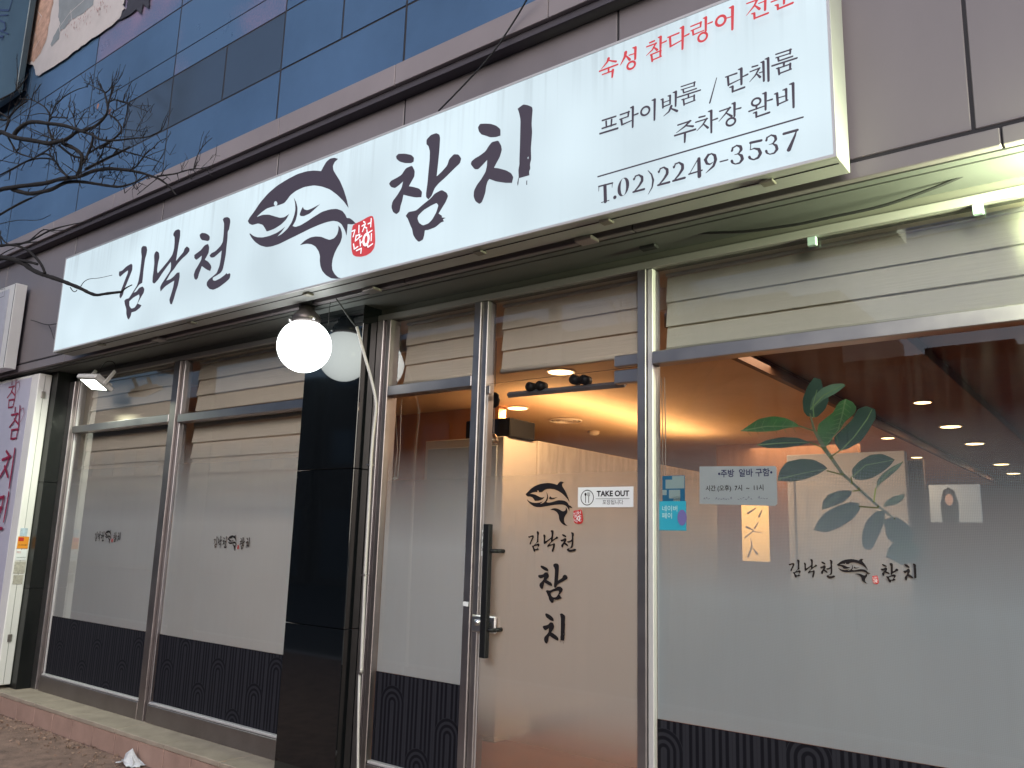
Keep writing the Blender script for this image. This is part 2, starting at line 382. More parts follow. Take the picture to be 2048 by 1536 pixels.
# shopfront frame of stainless tubes
def mull(x0, x1, z0=LZ, z1=1.262, y0=-.04, m=STEEL, nm='mullion'): return box(nm, x0, x1, y0, .045, z0, z1, m, B, .003)
mull(-7.443, -7.352); mull(-7.350, -7.315, y0=-.022, m=STEELD); mull(-7.313, -7.298, y0=-.012, m=ALU)
mull(-5.765, -5.68, m=STEELD); mull(-5.678, -5.645, y0=-.02)
mull(-4.075, -4.062, m=STEELD)
mull(-3.553, -3.50); mull(-3.498, -3.478, y0=-.022); mull(-3.476, -3.44, y0=-.04, m=STEELD)
mull(-2.80, -2.752); mull(-2.750, -2.712, y0=-.028, m=STEEL)
mull(-1.806, -1.762); mull(-1.760, -1.732, y0=-.028, m=ALU)
mull(1.20, 1.28)
def rail(x0, x1, z0, z1, y0=-.042, m=STEEL, nm='transom'): return box(nm, x0, x1, y0, .04, z0, z1, m, B, .003)
rail(-7.296, -5.767, .802, .860); rail(-5.643, -4.077, .790, .850); rail(-3.438, -2.802, .803, .860); rail(-1.730, 1.198, .806, .864)
for a, b in ((-7.296,-5.767),(-5.643,-4.077),(-3.438,-2.802),(-1.730,1.198)):
    rail(a, b, LZ, -1.185, nm='bottom_rail', m=STEELD); rail(a, b, -1.184, -1.168, y0=-.03, nm='glazing_bead', m=ALU)
rail(-7.29, 1.2, 1.2635, 1.300, y0=-.035, m=mat('head_rail_grey', (.30,.29,.28), .5, .2), nm='head_rail')
for x in (-1.02, -.42, .3): box('rail_clip', x, x+.035, -.036, -.012, 1.225, 1.262, mat('clip_green', (.35,.48,.45), .4), B, .002)
# glass panes with foils (children of the building, each pane its own object)
def pane(x0, x1, z0, z1, y=0.0, m=None, nm='window_pane'):
    bm = bmesh.new(); vs_ = [bm.verts.new(p) for p in ((x0,y,z0),(x1,y,z0),(x1,y,z1),(x0,y,z1))]; bm.faces.new(vs_)
    return build(nm, bm, m or GLASS, B)
archmat()
FILM_L = filmmat('foil_left', .06, .66, .0, .96, col=(.84,.88,.89), trans=.15)
FILM_M = filmmat('foil_side', -.05, .50, .0, .97, col=(.64,.72,.78), trans=.15)
FILM_R = filmmat('foil_right', -.20, .53, .0, .97, col=(.56,.67,.74), trans=.2, dots=560)
FILM_D = filmmat('foil_door', -.02, .52, .0, .90, col=(.72,.70,.67), trans=.2, second=(-1.02, -.66, .28))
for a, b, F in ((-7.296,-5.767,FILM_L),(-5.643,-4.077,FILM_L),(-3.438,-2.802,FILM_M),(-1.730,1.198,FILM_R)):
    pane(a, b, -1.168, .80); pane(a, b, .865, 1.262, nm='transom_pane')
    pane(a, b, -.716, .70, .004, F, 'frosted_foil')
    pane(a+.001, b-.001, -1.168, -.716, -.003, MATS['arch_foil'], 'arch_foil')
pane(-2.710, -1.808, .812, 1.262, nm='transom_pane')
pane(-2.710, -1.808, .8095, .812, -.001, mat('glass_edge', (.02,.03,.025), .3), 'glass_edge')
# interior shell
box('interior_floor', -7.3, 1.6, .12, 12.5, LZ-.03, LZ, FLOORM, B)
box('interior_ceiling', -7.3, -1.84, .30, 12.5, 1.15, 1.2, CEIL, B)
box('interior_dark_ceiling', -1.838, 1.6, .30, 12.5, 1.165, 1.2, CEILD, B)
for x in (-1.0, -.25, .5): box('ceiling_beam', x, x+.07, .4, 12.3, 1.10, 1.1645, CEILD, B, .004)
box('ceiling_step', -1.86, -1.82, .335, 12.4, 1.08, 1.1495, CEILD, B)
box('back_wall', -7.3, 1.6, 12.5, 12.6, LZ, 1.2, WOOD, B)
box('left_wall', -7.44, -7.3005, .046, 12.6, LZ, 1.3, WALLC, B)
box('right_wall', 1.6, 1.7, .12, 12.6, LZ, 1.3, WOOD, B)
box('ceiling_front', -7.44, 1.6, .031, .30, 1.2625, 1.341, WALLC, B)
box('ceiling_front', -7.44, 1.6, .27, .33, 1.1505, 1.2622, WALLC, B)
box('partition_wall', -3.65, -3.55, 1.62, 4.8, LZ, .735, mat('stained_wall', (.60,.54,.47), .8, var=.30, vscale=5, stretch=(1,4,.5)), B, .004)
box('baseboard', -3.548, -3.53, 1.62, 4.8, LZ, LZ+.09, WOOD, B)
box('wood_wall', -3.9, -2.35, 5.6, 5.7, LZ, 1.149, mat('wood_wall', (.36,.19,.11), .6, var=.2, vscale=2, stretch=(6,1,1)), B)
box('front_partition', -2.19, -1.35, 3.0, 3.08, LZ, .712, mat('partition_white', (.75,.76,.76), .7, var=.04), B, .004)
box('dim_room_wall', -7.3, -4.4, 2.2, 2.3, LZ, 1.149, mat('orange_wall', (.42,.20,.10), .7, var=.1), B)
# picture niche with its own light
box('lit_niche', -3.15, -2.90, 4.45, 4.50, -.12, .43, mat('niche_glow', (.8,.5,.2), .6, emit=(1.0,.55,.16), es=1.9, var=0), B)
ik = Ink(4.447, -.0006)
for q, w_ in (([(-3.12,.10),(-3.04,.16),(-2.95,.15)],.012),([(-3.10,.20),(-3.03,.17)],.02),([(-3.02,.19),(-2.98,.25)],.015),([(-3.09,-.08),(-3.05,.02),(-3.06,.09)],.018),([(-3.00,-.05),(-3.04,.0)],.02),([(-3.08,.33),(-3.0,.38)],.02),([(-2.97,.30),(-2.94,.36)],.02)):
    ik.stroke(q, [w_, w_*.8, w_*.4][:len(q)] if len(q) == 3 else [w_, w_*.4], 6)
ik.done('niche_painting', mat('niche_ink', (.25,.16,.14), .7), B)
# cove light above the partition wall
def area(name, loc, rot, sx, sy, e, col, parent=None):
    l = bpy.data.lights.new(name, 'AREA'); l.shape = 'RECTANGLE'; l.size = sx; l.size_y = sy; l.energy = e*KE*1.25; l.color = col
    o = bpy.data.objects.new(name, l); C.objects.link(o); o.location = loc; o.rotation_euler = rot
    if parent: o.parent = parent
    return o
WARM = (1, .60, .28)
cv = thing('cove_light', 'warm strip light glowing along the top of the partition behind the door', 'strip light')
box('light_strip', -3.72, -3.68, 1.75, 4.7, .66, .672, mat('cove_emit', (1,.7,.3), .5, emit=(1,.62,.25), es=9), cv)
area('cove_lamp', (-3.70, 3.2, .78), (PI, 0, 0), .08, 2.9, 22, WARM, cv)
# ceiling downlights
DLM = mat('downlight_emit', (1,.8,.5), .5, emit=(1,.72,.34), es=7)
RIMM = mat('downlight_rim', (.7,.6,.5), .4)
def downlight(x, y, z, r, label, e=9, first=None):
    t = thing('ceiling_downlight', label, 'ceiling light', 'recessed lights in the restaurant ceiling'); t.location = (x, y, z)
    bm = bmesh.new(); add_lathe(bm, (0,0,0), [(r*1.2, -.004), (r*1.2, -.008), (r*1.02, -.010), (r*1.0, -.002)], 24); build('rim', bm, RIMM, t)
    bm = bmesh.new(); add_lathe(bm, (0,0,0), [(r*.98, -.0045), (r*.98, -.0105)], 24); build('lens', bm, DLM, t)
    if e: area('lamp', (0, 0, -.02), (0, 0, 0), r*1.6, r*1.6, e, WARM, t)
DL = [(-3.11,1.25,'round ceiling light highest in the doorway, just under the upper pane'),(-4.31,2.35,'round ceiling light left in the doorway near the hanging pulley'),
 (-1.40,5.14,'nearest of the four bright round lights in the dark ceiling right of the leaves'),(-1.42,6.57,'second of the bright round lights in the dark ceiling right of the leaves'),
 (-1.48,8.96,'third of the bright round lights receding in the dark ceiling'),(-1.51,10.38,'farthest bright round light low at the right end of the dark ceiling'),
 (-1.34,3.67,'dim round light just right of the leaf print in the dark ceiling'),(-2.06,5.63,'small round light in the pale ceiling right of the leaf stem'),(-2.2,7.6,'tiny far light in the pale ceiling above the white partition')]
for i, (x, y, lab) in enumerate(DL):
    z = 1.15 if x < -1.84 else 1.165
    downlight(x, y, z, .085 if i < 6 else .06, lab, 16 if i < 2 else (7 if i < 6 else 3))
area('dining_fill', (-2.9, 7.5, 1.1), (0, 0, 0), 1.2, 5, 70, (1,.64,.34), B)  # added fill light for the dining room and partition, no fixture
area('window_fill', (-1.6, 1.3, 1.13), (0, 0, 0), 1.0, .8, 14, (1,.72,.48), B)  # added fill light behind the window foil, no fixture there
area('entry_fill', (-2.6, 2.6, 1.12), (0, 0, 0), .8, 1.6, 9, (1,.66,.40), B)  # added fill light inside the entrance, has no fixture
vt = thing('ceiling_vent', 'round ring vent in the ceiling above the white partition seen through the door', 'vent'); vt.location = (-4.35, 3.16, 1.15)
for rr in (.16, .12, .07):
    bm = bmesh.new(); add_lathe(bm, (0,0,0), [(rr, -.003), (rr, -.012), (rr-.012, -.014), (rr-.014, -.003)], 28); build('ring', bm, RIMM, vt)
sd_ = thing('smoke_detector', 'small domed detector on the ceiling behind the door', 'detector'); sd_.location = (-4.52, 3.94, 1.15)
bm = bmesh.new(); add_lathe(bm, (0,0,0), [(.06, -.002), (.055, -.03), (.03, -.045)], 20); build('dome', bm, RIMM, sd_, True)
# closet by the door, black box on it
cl = thing('storage_cabinet', 'tall pale cabinet with a bluish door just inside the entrance', 'cabinet')
box('carcass', -4.30, -3.55, 1.205, 1.60, LZ, .722, WALLC, cl, .004)
box('cabinet_door', -4.26, -3.60, 1.19, 1.203, LZ+.06, .66, FRIDGE, cl, .003)
bb = box('black_case', -3.95, -3.53, 1.25, 1.55, .7225, .86, BLACK, None, .008); tag(bb, 'black box lying on top of the tall pale cabinet', 'box')
pu = thing('hanging_pulley', 'dark pulley with a small bell hanging inside the door at the left', 'pulley')
p0 = atY(989, 800, .35)
bm = bmesh.new(); add_tube(bm, [p0+Vector((0,0,.08)), p0+Vector((0,0,.35))], .003, 6); build('cord', bm, STEELD, pu)
bm = bmesh.new(); add_lathe(bm, (p0.x, p0.y, p0.z), [(.008,-.045),(.026,-.03),(.032,0),(.026,.03),(.008,.045)], 16); build('wheel', bm, BLACK, pu, True)
bm = bmesh.new(); add_tube(bm, [p0+Vector((0,0,-.045)), p0+Vector((.003,0,-.2))], .0025, 6); build('chain', bm, STEELD, pu)
bm = bmesh.new(); add_lathe(bm, (p0.x+.003, p0.y, p0.z-.25), [(.030,0),(.028,.02),(.016,.045),(.006,.055)], 14); build('bell', bm, mat('brass', (.5,.42,.3), .3, 1), pu, True)
# TV at the back
tv = thing('television', 'wall screen showing a person with long dark hair, right of the white partition', 'television')
TVY = 8.0; a = atY(1857, 970, TVY); b = atY(1965, 1045, TVY)
box('screen', a.x, b.x, TVY, TVY+.05, b.z, a.z, mat('tv_picture', (.3,.36,.4), .3, emit=(.13,.17,.20), es=1), tv)
cx, cz = (a.x+b.x)/2-.06, b.z
ik = Ink(TVY-.002, -.001); hh = a.z-b.z
ik.poly([(cx-.09,cz),(cx-.10,cz+hh*.5),(cx-.06,cz+hh*.85),(cx,cz+hh*.93),(cx+.06,cz+hh*.85),(cx+.10,cz+hh*.5),(cx+.09,cz)]); ik.done('screen_hair', INK, tv)
ik = Ink(TVY-.006, -.001); ik.poly([(cx+math.cos(k)*.045, cz+hh*.6+math.sin(k)*.07) for k in [j*PI/8 for j in range(16)]]); ik.done('screen_face', mat('screen_skin', (.4,.28,.24), .5, emit=(.14,.10,.09), es=1), tv)
pl = thing('slim_pole', 'thin grey pole in front of the white partition in the dining room', 'pole')
p = atY(1590, 1000, 2.9); bm = bmesh.new(); add_cyl(bm, (p.x, 2.9, LZ), (p.x, 2.9, .52), .008); build('shaft', bm, STEELD, pl); bm = bmesh.new(); add_cyl(bm, (p.x, 2.9, LZ), (p.x, 2.9, LZ+.02), .12); build('base', bm, STEELD, pl)
ct = thing('drape', 'dark folded drape hanging beside the white partition', 'curtain'); bm = bmesh.new()
px0 = atY(1812, 920, 5.0); N_ = 40; tp = []
for i in range(N_+1):
    x = px0.x + .15*i/N_; y = 5.0 + .02*math.sin(i*1.3); tp.append((bm.verts.new((x, y, -.6)), bm.verts.new((x, y, px0.z))))
for q, r_ in zip(tp, tp[1:]): bm.faces.new((q[0], r_[0], r_[1], q[1]))
build('cloth', bm, mat('drape', (.12,.08,.07), .9), ct, True)

# ================================================================ blinds
def blind(label, x0, x1, ztop, zbot, y, m, pitch=.118, grp='horizontal blinds behind the shopfront glass'):
    t = thing('window_blind', label, 'blind', grp); t.location = (0, 0, 0)
    box('head_rail', x0, x1, y-.02, y+.03, ztop-.012, ztop, WHITE, t)
    z = ztop-.014; first = None; L_ = x1-x0
    me = None
    while z - pitch > zbot-.02:
        if me is None:
            bm = bmesh.new()
            prof = [(0, 0), (-.003, -.02), (-.010, -pitch*.72), (-.016, -pitch-.008), (-.019, -pitch-.006), (-.0135, -pitch*.72), (-.006, -.02), (-.002, 0)]
            rr = [[bm.verts.new((xx, yy, zz)) for yy, zz in prof] for xx in (0, L_)]
            n = len(prof)
            for k in range(n): bm.faces.new((rr[0][k], rr[0][(k+1) % n], rr[1][(k+1) % n], rr[1][k]))
            bm.faces.new(rr[0]); bm.faces.new(rr[1][::-1])
            o = build('blind_slat', bm, m, t); me = o.data
        else:
            o = bpy.data.objects.new('blind_slat', me); C.objects.link(o); o.parent = t
        o.location = (x0, y, z); o.rotation_euler = (random.uniform(-.02, .02), 0, random.uniform(-.0006,.0006)); z -= pitch
    bm = bmesh.new(); add_tube(bm, [(x0, y-.01, z), (x1, y-.01, z)], .014, 10); build('bottom_bar', bm, m, t, True)
    return t
blind('beige blind in the far left window, its bottom bar ending above the small logo', -7.27, -5.79, 1.262, .10, .10, BLIND)
blind('beige blind in the window between the middle post and the black pillar', -5.62, -4.10, 1.262, .10, .10, BLIND)
blind('narrow raised blind in the upper pane between the pillar and the door', -3.43, -2.83, 1.262, .86, .10, BLIND)
blind('raised blind with rounded bottom bar in the pane over the door', -2.70, -1.82, 1.262, .86, .10, BLIND)
blind('wide pale blind lit greenish in the upper right pane', -1.72, 1.18, 1.262, .86, .10, BLINDW)
# dark backdrop behind the left windows is the room itself

# ================================================================ the door
D = thing('glass_door', 'frameless glass entrance door with a long black handle and a vertical fish logo', 'door')
def dpane(x0, x1, z0, z1, y, m, nm):
    o = pane(x0, x1, z0, z1, y, m, nm); o.parent = D; return o
dpane(-2.706, -1.812, LZ+.02, .800, -.010, DOORG, 'glass_leaf')
dpane(-2.706, -1.812, -1.25, .60, -.006, FILM_D, 'frosted_foil')
dpane(-2.711, -2.706, LZ+.02, .800, -.011, ALU, 'glass_edge')
hp = atY(975, 1048, -.09); hq = atY(968, 1316, -.09); hx = (hp.x+hq.x)/2
box('handle_bar', hx-.019, hx+.019, -.105, -.073, hq.z, hp.z, BLACK, D, .003)
for zz in (hp.z-.13, hq.z+.13):
    bm = bmesh.new(); add_cyl(bm, (hx+.012, -.088, zz), (hx+.045, -.06, zz), .010); add_cyl(bm, (hx+.04, -.06, zz), (hx+.04, -.009, zz), .010); build('handle_standoff', bm, BLACK, D, True)
lk = atY(972, 1248, -.02)
o = box('lock_case', lk.x-.085, lk.x+.068, -.035, -.012, lk.z-.042, lk.z+.04, mat('chrome', (.8,.78,.78), .32, 1, rvar=.08), D, .006)
bm = bmesh.new(); add_cyl(bm, (lk.x-.045, -.046, lk.z+.005), (lk.x-.045, -.034, lk.z+.005), .016); k_ = build('lock_cylinder', bm, MATS['chrome'], D, True)
box('lock_thumb', lk.x+.02, lk.x+.045, -.045, -.034, lk.z-.012, lk.z+.01, BLACK, D, .003)
for z0, z1 in ((.735, .798), (.815, .868)):
    box('patch_fitting', -1.935, -1.808, -.030, .012, z0, z1, STEEL, D if z1 < .8 else B, .004)
box('edge_guard', -2.71, -2.69, -.02, .006, .755, .80, STEELD, D, .002)

# door closer rail inside the glass
rl = thing('track_rail', 'grey rail with two black roller brackets inside the top of the door glass', 'rail')
a = atY(1017, 790, .10); b = atY(1250, 768, .10)
bm = bmesh.new(); add_tube(bm, [a, b], .016, 4); build('bar', bm, mat('rail_grey', (.20,.21,.24), .45, .5), rl)
for u, v in ((1062, 774), (1082, 772), (1150, 760), (1170, 760)):
    p = atY(u, v, .09); bm = bmesh.new(); add_cyl(bm, p+Vector((0,-.02,0)), p+Vector((0,.03,0)), .024, n=16); build('roller', bm, BLACK, rl, True)

# ================================================================ traced lettering
class Crop:
    def __init__(s, u, v, k): s.u, s.v, s.k = u, v, k
    def __call__(s, pts, y): return [(lambda p: Vector((p.x, p.z)))(atY(s.u+a/s.k, s.v+b/s.k, y)) for a, b in pts]
    def wd(s, pts, ws, y):
        out = []
        for (a, b), w_ in zip(pts, ws):
            p = atY(s.u+a/s.k, s.v+b/s.k, y); q = atY(s.u+a/s.k, s.v+(b+10)/s.k, y); out.append(w_*(p-q).length/10*1.0)
        return out
C1 = Crop(220,480,9.04); C2 = Crop(290,440,8.53); C3 = Crop(370,420,9.036); C4 = Crop(490,310,8.086); C5 = Crop(590,410,9.6); C6 = Crop(770,250,6.4); C7 = Crop(930,200,6.98)
SY = -.51                                 # face of the lit sign
G = {}                                    # glyph name -> list of (outer, holes) in sign-plane metres
def P5(l): return [(808.6+.842*a, 808.6+.842*b) for a, b in l]
G['gim'] = [(C1,[(170,572),(225,555),(300,480),(390,428),(412,455),(408,540),(375,625),(345,700),(300,810),(265,885),(240,990),(198,1058),(175,1030),(185,960),(235,830),(280,710),(325,600),(330,550),(260,600),(185,670),(165,635)],[]),
 (C1,[(570,150),(600,108),(665,115),(678,180),(665,260),(640,340),(625,450),(610,560),(600,680),(588,775),(535,808),(490,868),(430,960),(365,1045),(345,1055),(400,970),(490,830),(520,740),(545,600),(565,440),(578,300),(568,220)],[]),
 (C1,[(265,1100),(290,1070),(345,1055),(420,960),(480,935),(535,865),(595,840),(628,885),(618,950),(570,1030),(540,1085),(505,1150),(575,1180),(550,1225),(470,1290),(395,1310),(380,1380),(345,1440),(320,1420),(300,1340),(300,1250),(275,1170)],[[(355,1110),(430,1040),(530,985),(540,1030),(500,1150),(450,1225),(390,1242),(355,1190)]])]
G['nak'] = [(C2,[(160,600),(180,550),(205,530),(245,560),(252,640),(228,740),(212,860),(222,910),(300,820),(400,700),(470,600),(500,500),(510,380),(510,290),(488,265),(490,230),(520,180),(575,158),(608,180),(605,280),(580,420),(560,540),(535,700),(600,620),(660,550),(680,490),(720,450),(765,485),(765,530),(720,590),(640,660),(560,750),(500,840),(440,910),(370,1035),(440,1010),(500,960),(550,900),(595,895),(598,970),(570,1110),(530,1230),(500,1340),(465,1440),(435,1435),(420,1360),(450,1270),(485,1150),(505,1035),(430,1080),(350,1135),(270,1222),(262,1150),(290,1090),(350,1000),(440,860),(450,780),(445,715),(380,800),(300,910),(230,1020),(165,1090),(132,1065),(135,980),(150,880),(165,740)],[])]
G['cheon'] = [(C3,[(270,450),(310,415),(375,420),(430,450),(455,485),(450,540),(420,565),(370,555),(310,545),(280,505)],[]),
 (C3,[(425,612),(445,680),(435,770),(400,840),(365,900),(420,930),(470,990),(485,1040),(462,1105),(400,1080),(310,1015),(285,1090),(260,1150),(240,1230),(208,1268),(175,1240),(165,1170),(190,1090),(240,1010),(300,900),(310,825),(260,870),(210,905),(175,870),(175,815),(220,780),(290,730),(360,640)],[]),
 (C3,[(690,175),(715,140),(770,128),(815,150),(828,210),(805,350),(780,390),(775,520),(760,640),(745,800),(720,940),(690,1080),(650,1140),(580,1185),(510,1225),(510,1270),(550,1282),(640,1240),(720,1180),(760,1140),(775,1165),(810,1140),(830,1165),(815,1240),(740,1310),(620,1400),(520,1445),(450,1430),(400,1370),(400,1310),(440,1255),(510,1200),(580,1140),(630,1010),(655,870),(670,735),(600,800),(530,860),(470,862),(452,825),(480,785),(560,745),(650,650),(690,580),(705,440),(712,300),(712,240)],[])]
G['cham'] = [(C6,[(145,400),(175,370),(260,368),(340,385),(375,420),(370,470),(340,490),(260,490),(190,470),(150,435)],[]),
 (C6,[(350,520),(385,590),(380,660),(340,730),(310,785),(370,795),(440,815),(478,855),(470,925),(400,930),(320,915),(240,895),(225,970),(205,1030),(190,1110),(150,1145),(105,1115),(85,1050),(100,980),(160,900),(215,810),(235,725),(180,775),(130,810),(80,795),(55,755),(80,715),(150,680),(215,640),(270,555)],[]),
 (C6,[(535,190),(590,130),(660,105),(700,125),(710,170),(700,330),(685,480),(665,660),(730,600),(800,520),(825,440),(885,375),(945,380),(980,430),(965,490),(880,570),(780,670),(690,750),(640,810),(600,910),(560,955),(530,925),(530,870),(548,740),(560,600),(575,450),(578,340),(560,270),(535,250)],[]),
 (C6,[(270,1165),(305,1115),(385,1100),(410,1090),(490,1020),(590,940),(640,880),(730,832),(795,870),(812,915),(780,990),(730,1070),(690,1135),(735,1165),(730,1185),(780,1190),(745,1210),(760,1235),(720,1250),(650,1310),(560,1345),(515,1350),(505,1420),(490,1470),(435,1500),(395,1460),(365,1410),(350,1330),(330,1290),(295,1200)],[[(430,1160),(500,1090),(600,1030),(665,1000),(688,1030),(660,1120),(610,1210),(560,1262),(490,1288),(440,1255),(420,1200)]])]
G['chi'] = [(C7,[(185,385),(215,335),(290,332),(360,335),(440,360),(500,410),(500,500),(440,520),(360,525),(290,500),(235,485),(200,445)],[]),
 (C7,[(380,590),(470,568),(510,640),(520,700),(490,800),(440,890),(410,950),(470,955),(580,985),(650,1025),(680,1080),(660,1160),(570,1160),(440,1140),(345,1105),(320,1140),(300,1210),(290,1290),(265,1370),(240,1430),(205,1455),(150,1415),(125,1350),(130,1270),(170,1190),(230,1110),(290,1010),(310,930),(315,840),(250,910),(190,970),(140,970),(85,900),(95,860),(140,820),(210,780),(290,720),(340,640)],[]),
 (C7,[(740,125),(785,90),(820,65),(880,75),(940,100),(950,140),(940,250),(935,340),(943,450),(935,560),(925,680),(930,830),(912,900),(918,960),(900,1000),(905,1060),(885,1110),(893,1170),(880,1220),(890,1270),(868,1320),(870,1370),(850,1440),(800,1435),(760,1442),(735,1400),(740,1350),(712,1370),(735,1300),(715,1290),(740,1250),(735,1150),(755,1090),(750,980),(765,900),(765,820),(772,640),(775,500),(780,280),(760,180)],[[(765,870),(782,865),(775,940)],[(745,1100),(757,1095),(750,1180),(738,1200)],[(862,1130),(874,1125),(872,1190),(860,1185)],[(880,800),(893,795),(890,825),(880,825)]])]
G['fish'] = [(C4,[(50,1070),(75,1020),(150,920),(250,770),(380,620),(520,500),(680,400),(850,310),(1000,265),(1120,252),(1235,262),(1270,195),(1320,110),(1380,60),(1450,45),(1510,65),(1455,115),(1425,180),(1435,250),(1480,325),(1540,420),(1600,560),(1650,720),(1680,860),(1600,750),(1500,650),(1380,560),(1250,512),(1120,492),(960,520),(830,580),(740,650),(690,720),(640,780),(545,815),(460,835),(360,865),(270,930),(195,1003),(290,968),(390,965),(490,995),(570,1018),(640,1008),(720,955),(670,1045),(590,1125),(480,1195),(355,1242),(330,1190),(290,1130),(215,1108),(120,1135),(70,1110)],
   [[(500+28*math.cos(k*PI/5), 788+40*math.sin(k*PI/5)) for k in range(10)]]),
 (C4,[(795,690),(835,770),(855,860),(850,960),(825,1060),(775,1150),(820,1165),(900,1140),(1000,1080),(1120,1000),(1250,920),(1380,880),(1490,872),(1580,905),(1630,970),(1650,1020)]+P5([(1060,255),(1120,300),(1175,358),(1100,375),(1018,368),(1012,450),(995,595),(965,490),(900,370),(830,322),(740,306),(620,330),(480,378),(300,455),(150,530),(0,605)])+[(700,1370),(560,1440),(440,1480),(350,1492),(250,1465),(170,1410),(110,1340),(75,1275),(90,1270),(140,1310),(200,1332),(290,1335),(400,1310),(520,1260),(600,1205),(655,1160),(600,1240),(530,1318),(600,1280),(690,1195),(760,1090),(800,980),(820,880),(815,780)],[]),
 (C4,[(940,840),(960,880),(1010,895),(1080,870),(1220,795),(1130,880),(1050,950),(960,990),(905,990),(888,965),(905,910)],[]),
 (C5,[(840,395),(880,440),(908,530),(910,620),(880,720),(820,820),(770,920),(730,1040),(715,1150),(725,1250),(770,1330),(830,1390),(895,1412),(800,1420),(700,1410),(600,1350),(530,1270),(495,1180),(482,1080),(485,980),(460,890),(400,800),(320,755),(230,745),(100,772),(200,680),(300,625),(400,605),(510,612),(600,650),(670,672),(760,640),(820,560),(840,480)],[])]
G['seal'] = [(C5,[(1170,360),(1280,310),(1400,240),(1470,212),(1510,225),(1530,300),(1545,500),(1555,700),(1535,830),(1470,920),(1380,975),(1280,1000),(1180,995),(1120,960),(1095,850),(1090,650),(1100,500),(1120,400)],[])]
SEALTXT = [[(1110,510),(1165,485),(1130,615)],[(1245,400),(1240,540)],[(1190,590),(1175,700)],[(1195,600),(1265,570),(1245,640),(1185,690)],[(1245,640),(1300,600)],
 [(1340,330),(1365,345)],[(1310,415),(1375,370),(1320,520)],[(1355,430),(1405,455)],[(1490,275),(1480,430)],[(1430,375),(1485,350)],[(1410,490),(1415,560),(1510,500)],
 [(1155,760),(1170,860),(1240,810)],[(1280,680),(1290,800)],[(1285,750),(1340,700)],[(1215,890),(1310,845),(1300,940)],
 [(1505,565),(1500,700)],[(1430,760),(1440,825),(1530,760)]]
GL = {}
for k, l in G.items():
    GL[k] = [(chaikin(c(o_, SY), 2), [chaikin(c(h, SY), 1) for h in hs]) for c, o_, hs in l]
SL = [(C5(p, SY), C5.wd(p, [26]*len(p), SY)) for p in SEALTXT]
SLR = (C5([(1405,680)], SY)[0], .033)
def bbox(ks):
    pts = [p for k in ks for o_, _ in GL[k] for p in o_]
    return min(p.x for p in pts), max(p.x for p in pts), min(p.y for p in pts), max(p.y for p in pts)
def place(ink, ks, tgt=None, seal=False):
    """draw glyph group ks; tgt = (x0, x1, z0, z1) box to fit it into, None = where it stands on the sign"""
    bx = bbox(ks)
    if tgt: fx, fz = (tgt[1]-tgt[0])/(bx[1]-bx[0]), (tgt[3]-tgt[2])/(bx[3]-bx[2])
    T = (lambda p: Vector((tgt[0]+(p.x-bx[0])*fx, tgt[2]+(p.y-bx[2])*fz))) if tgt else (lambda p: p)
    for k in ks:
        for o_, hs in GL[k]: ink.poly([T(p) for p in o_], [[T(p) for p in h] for h in hs])
    if seal:
        s_ = (fx+fz)/2 if tgt else 1
        w_ = Ink(ink.y-.0005)
        for pts, ws in SL: w_.stroke([T(p) for p in pts], [q*s_ for q in ws], 6)
        w_.ring(T(SLR[0]), .020*s_, .030*s_, .016*s_, 14)
        return w_

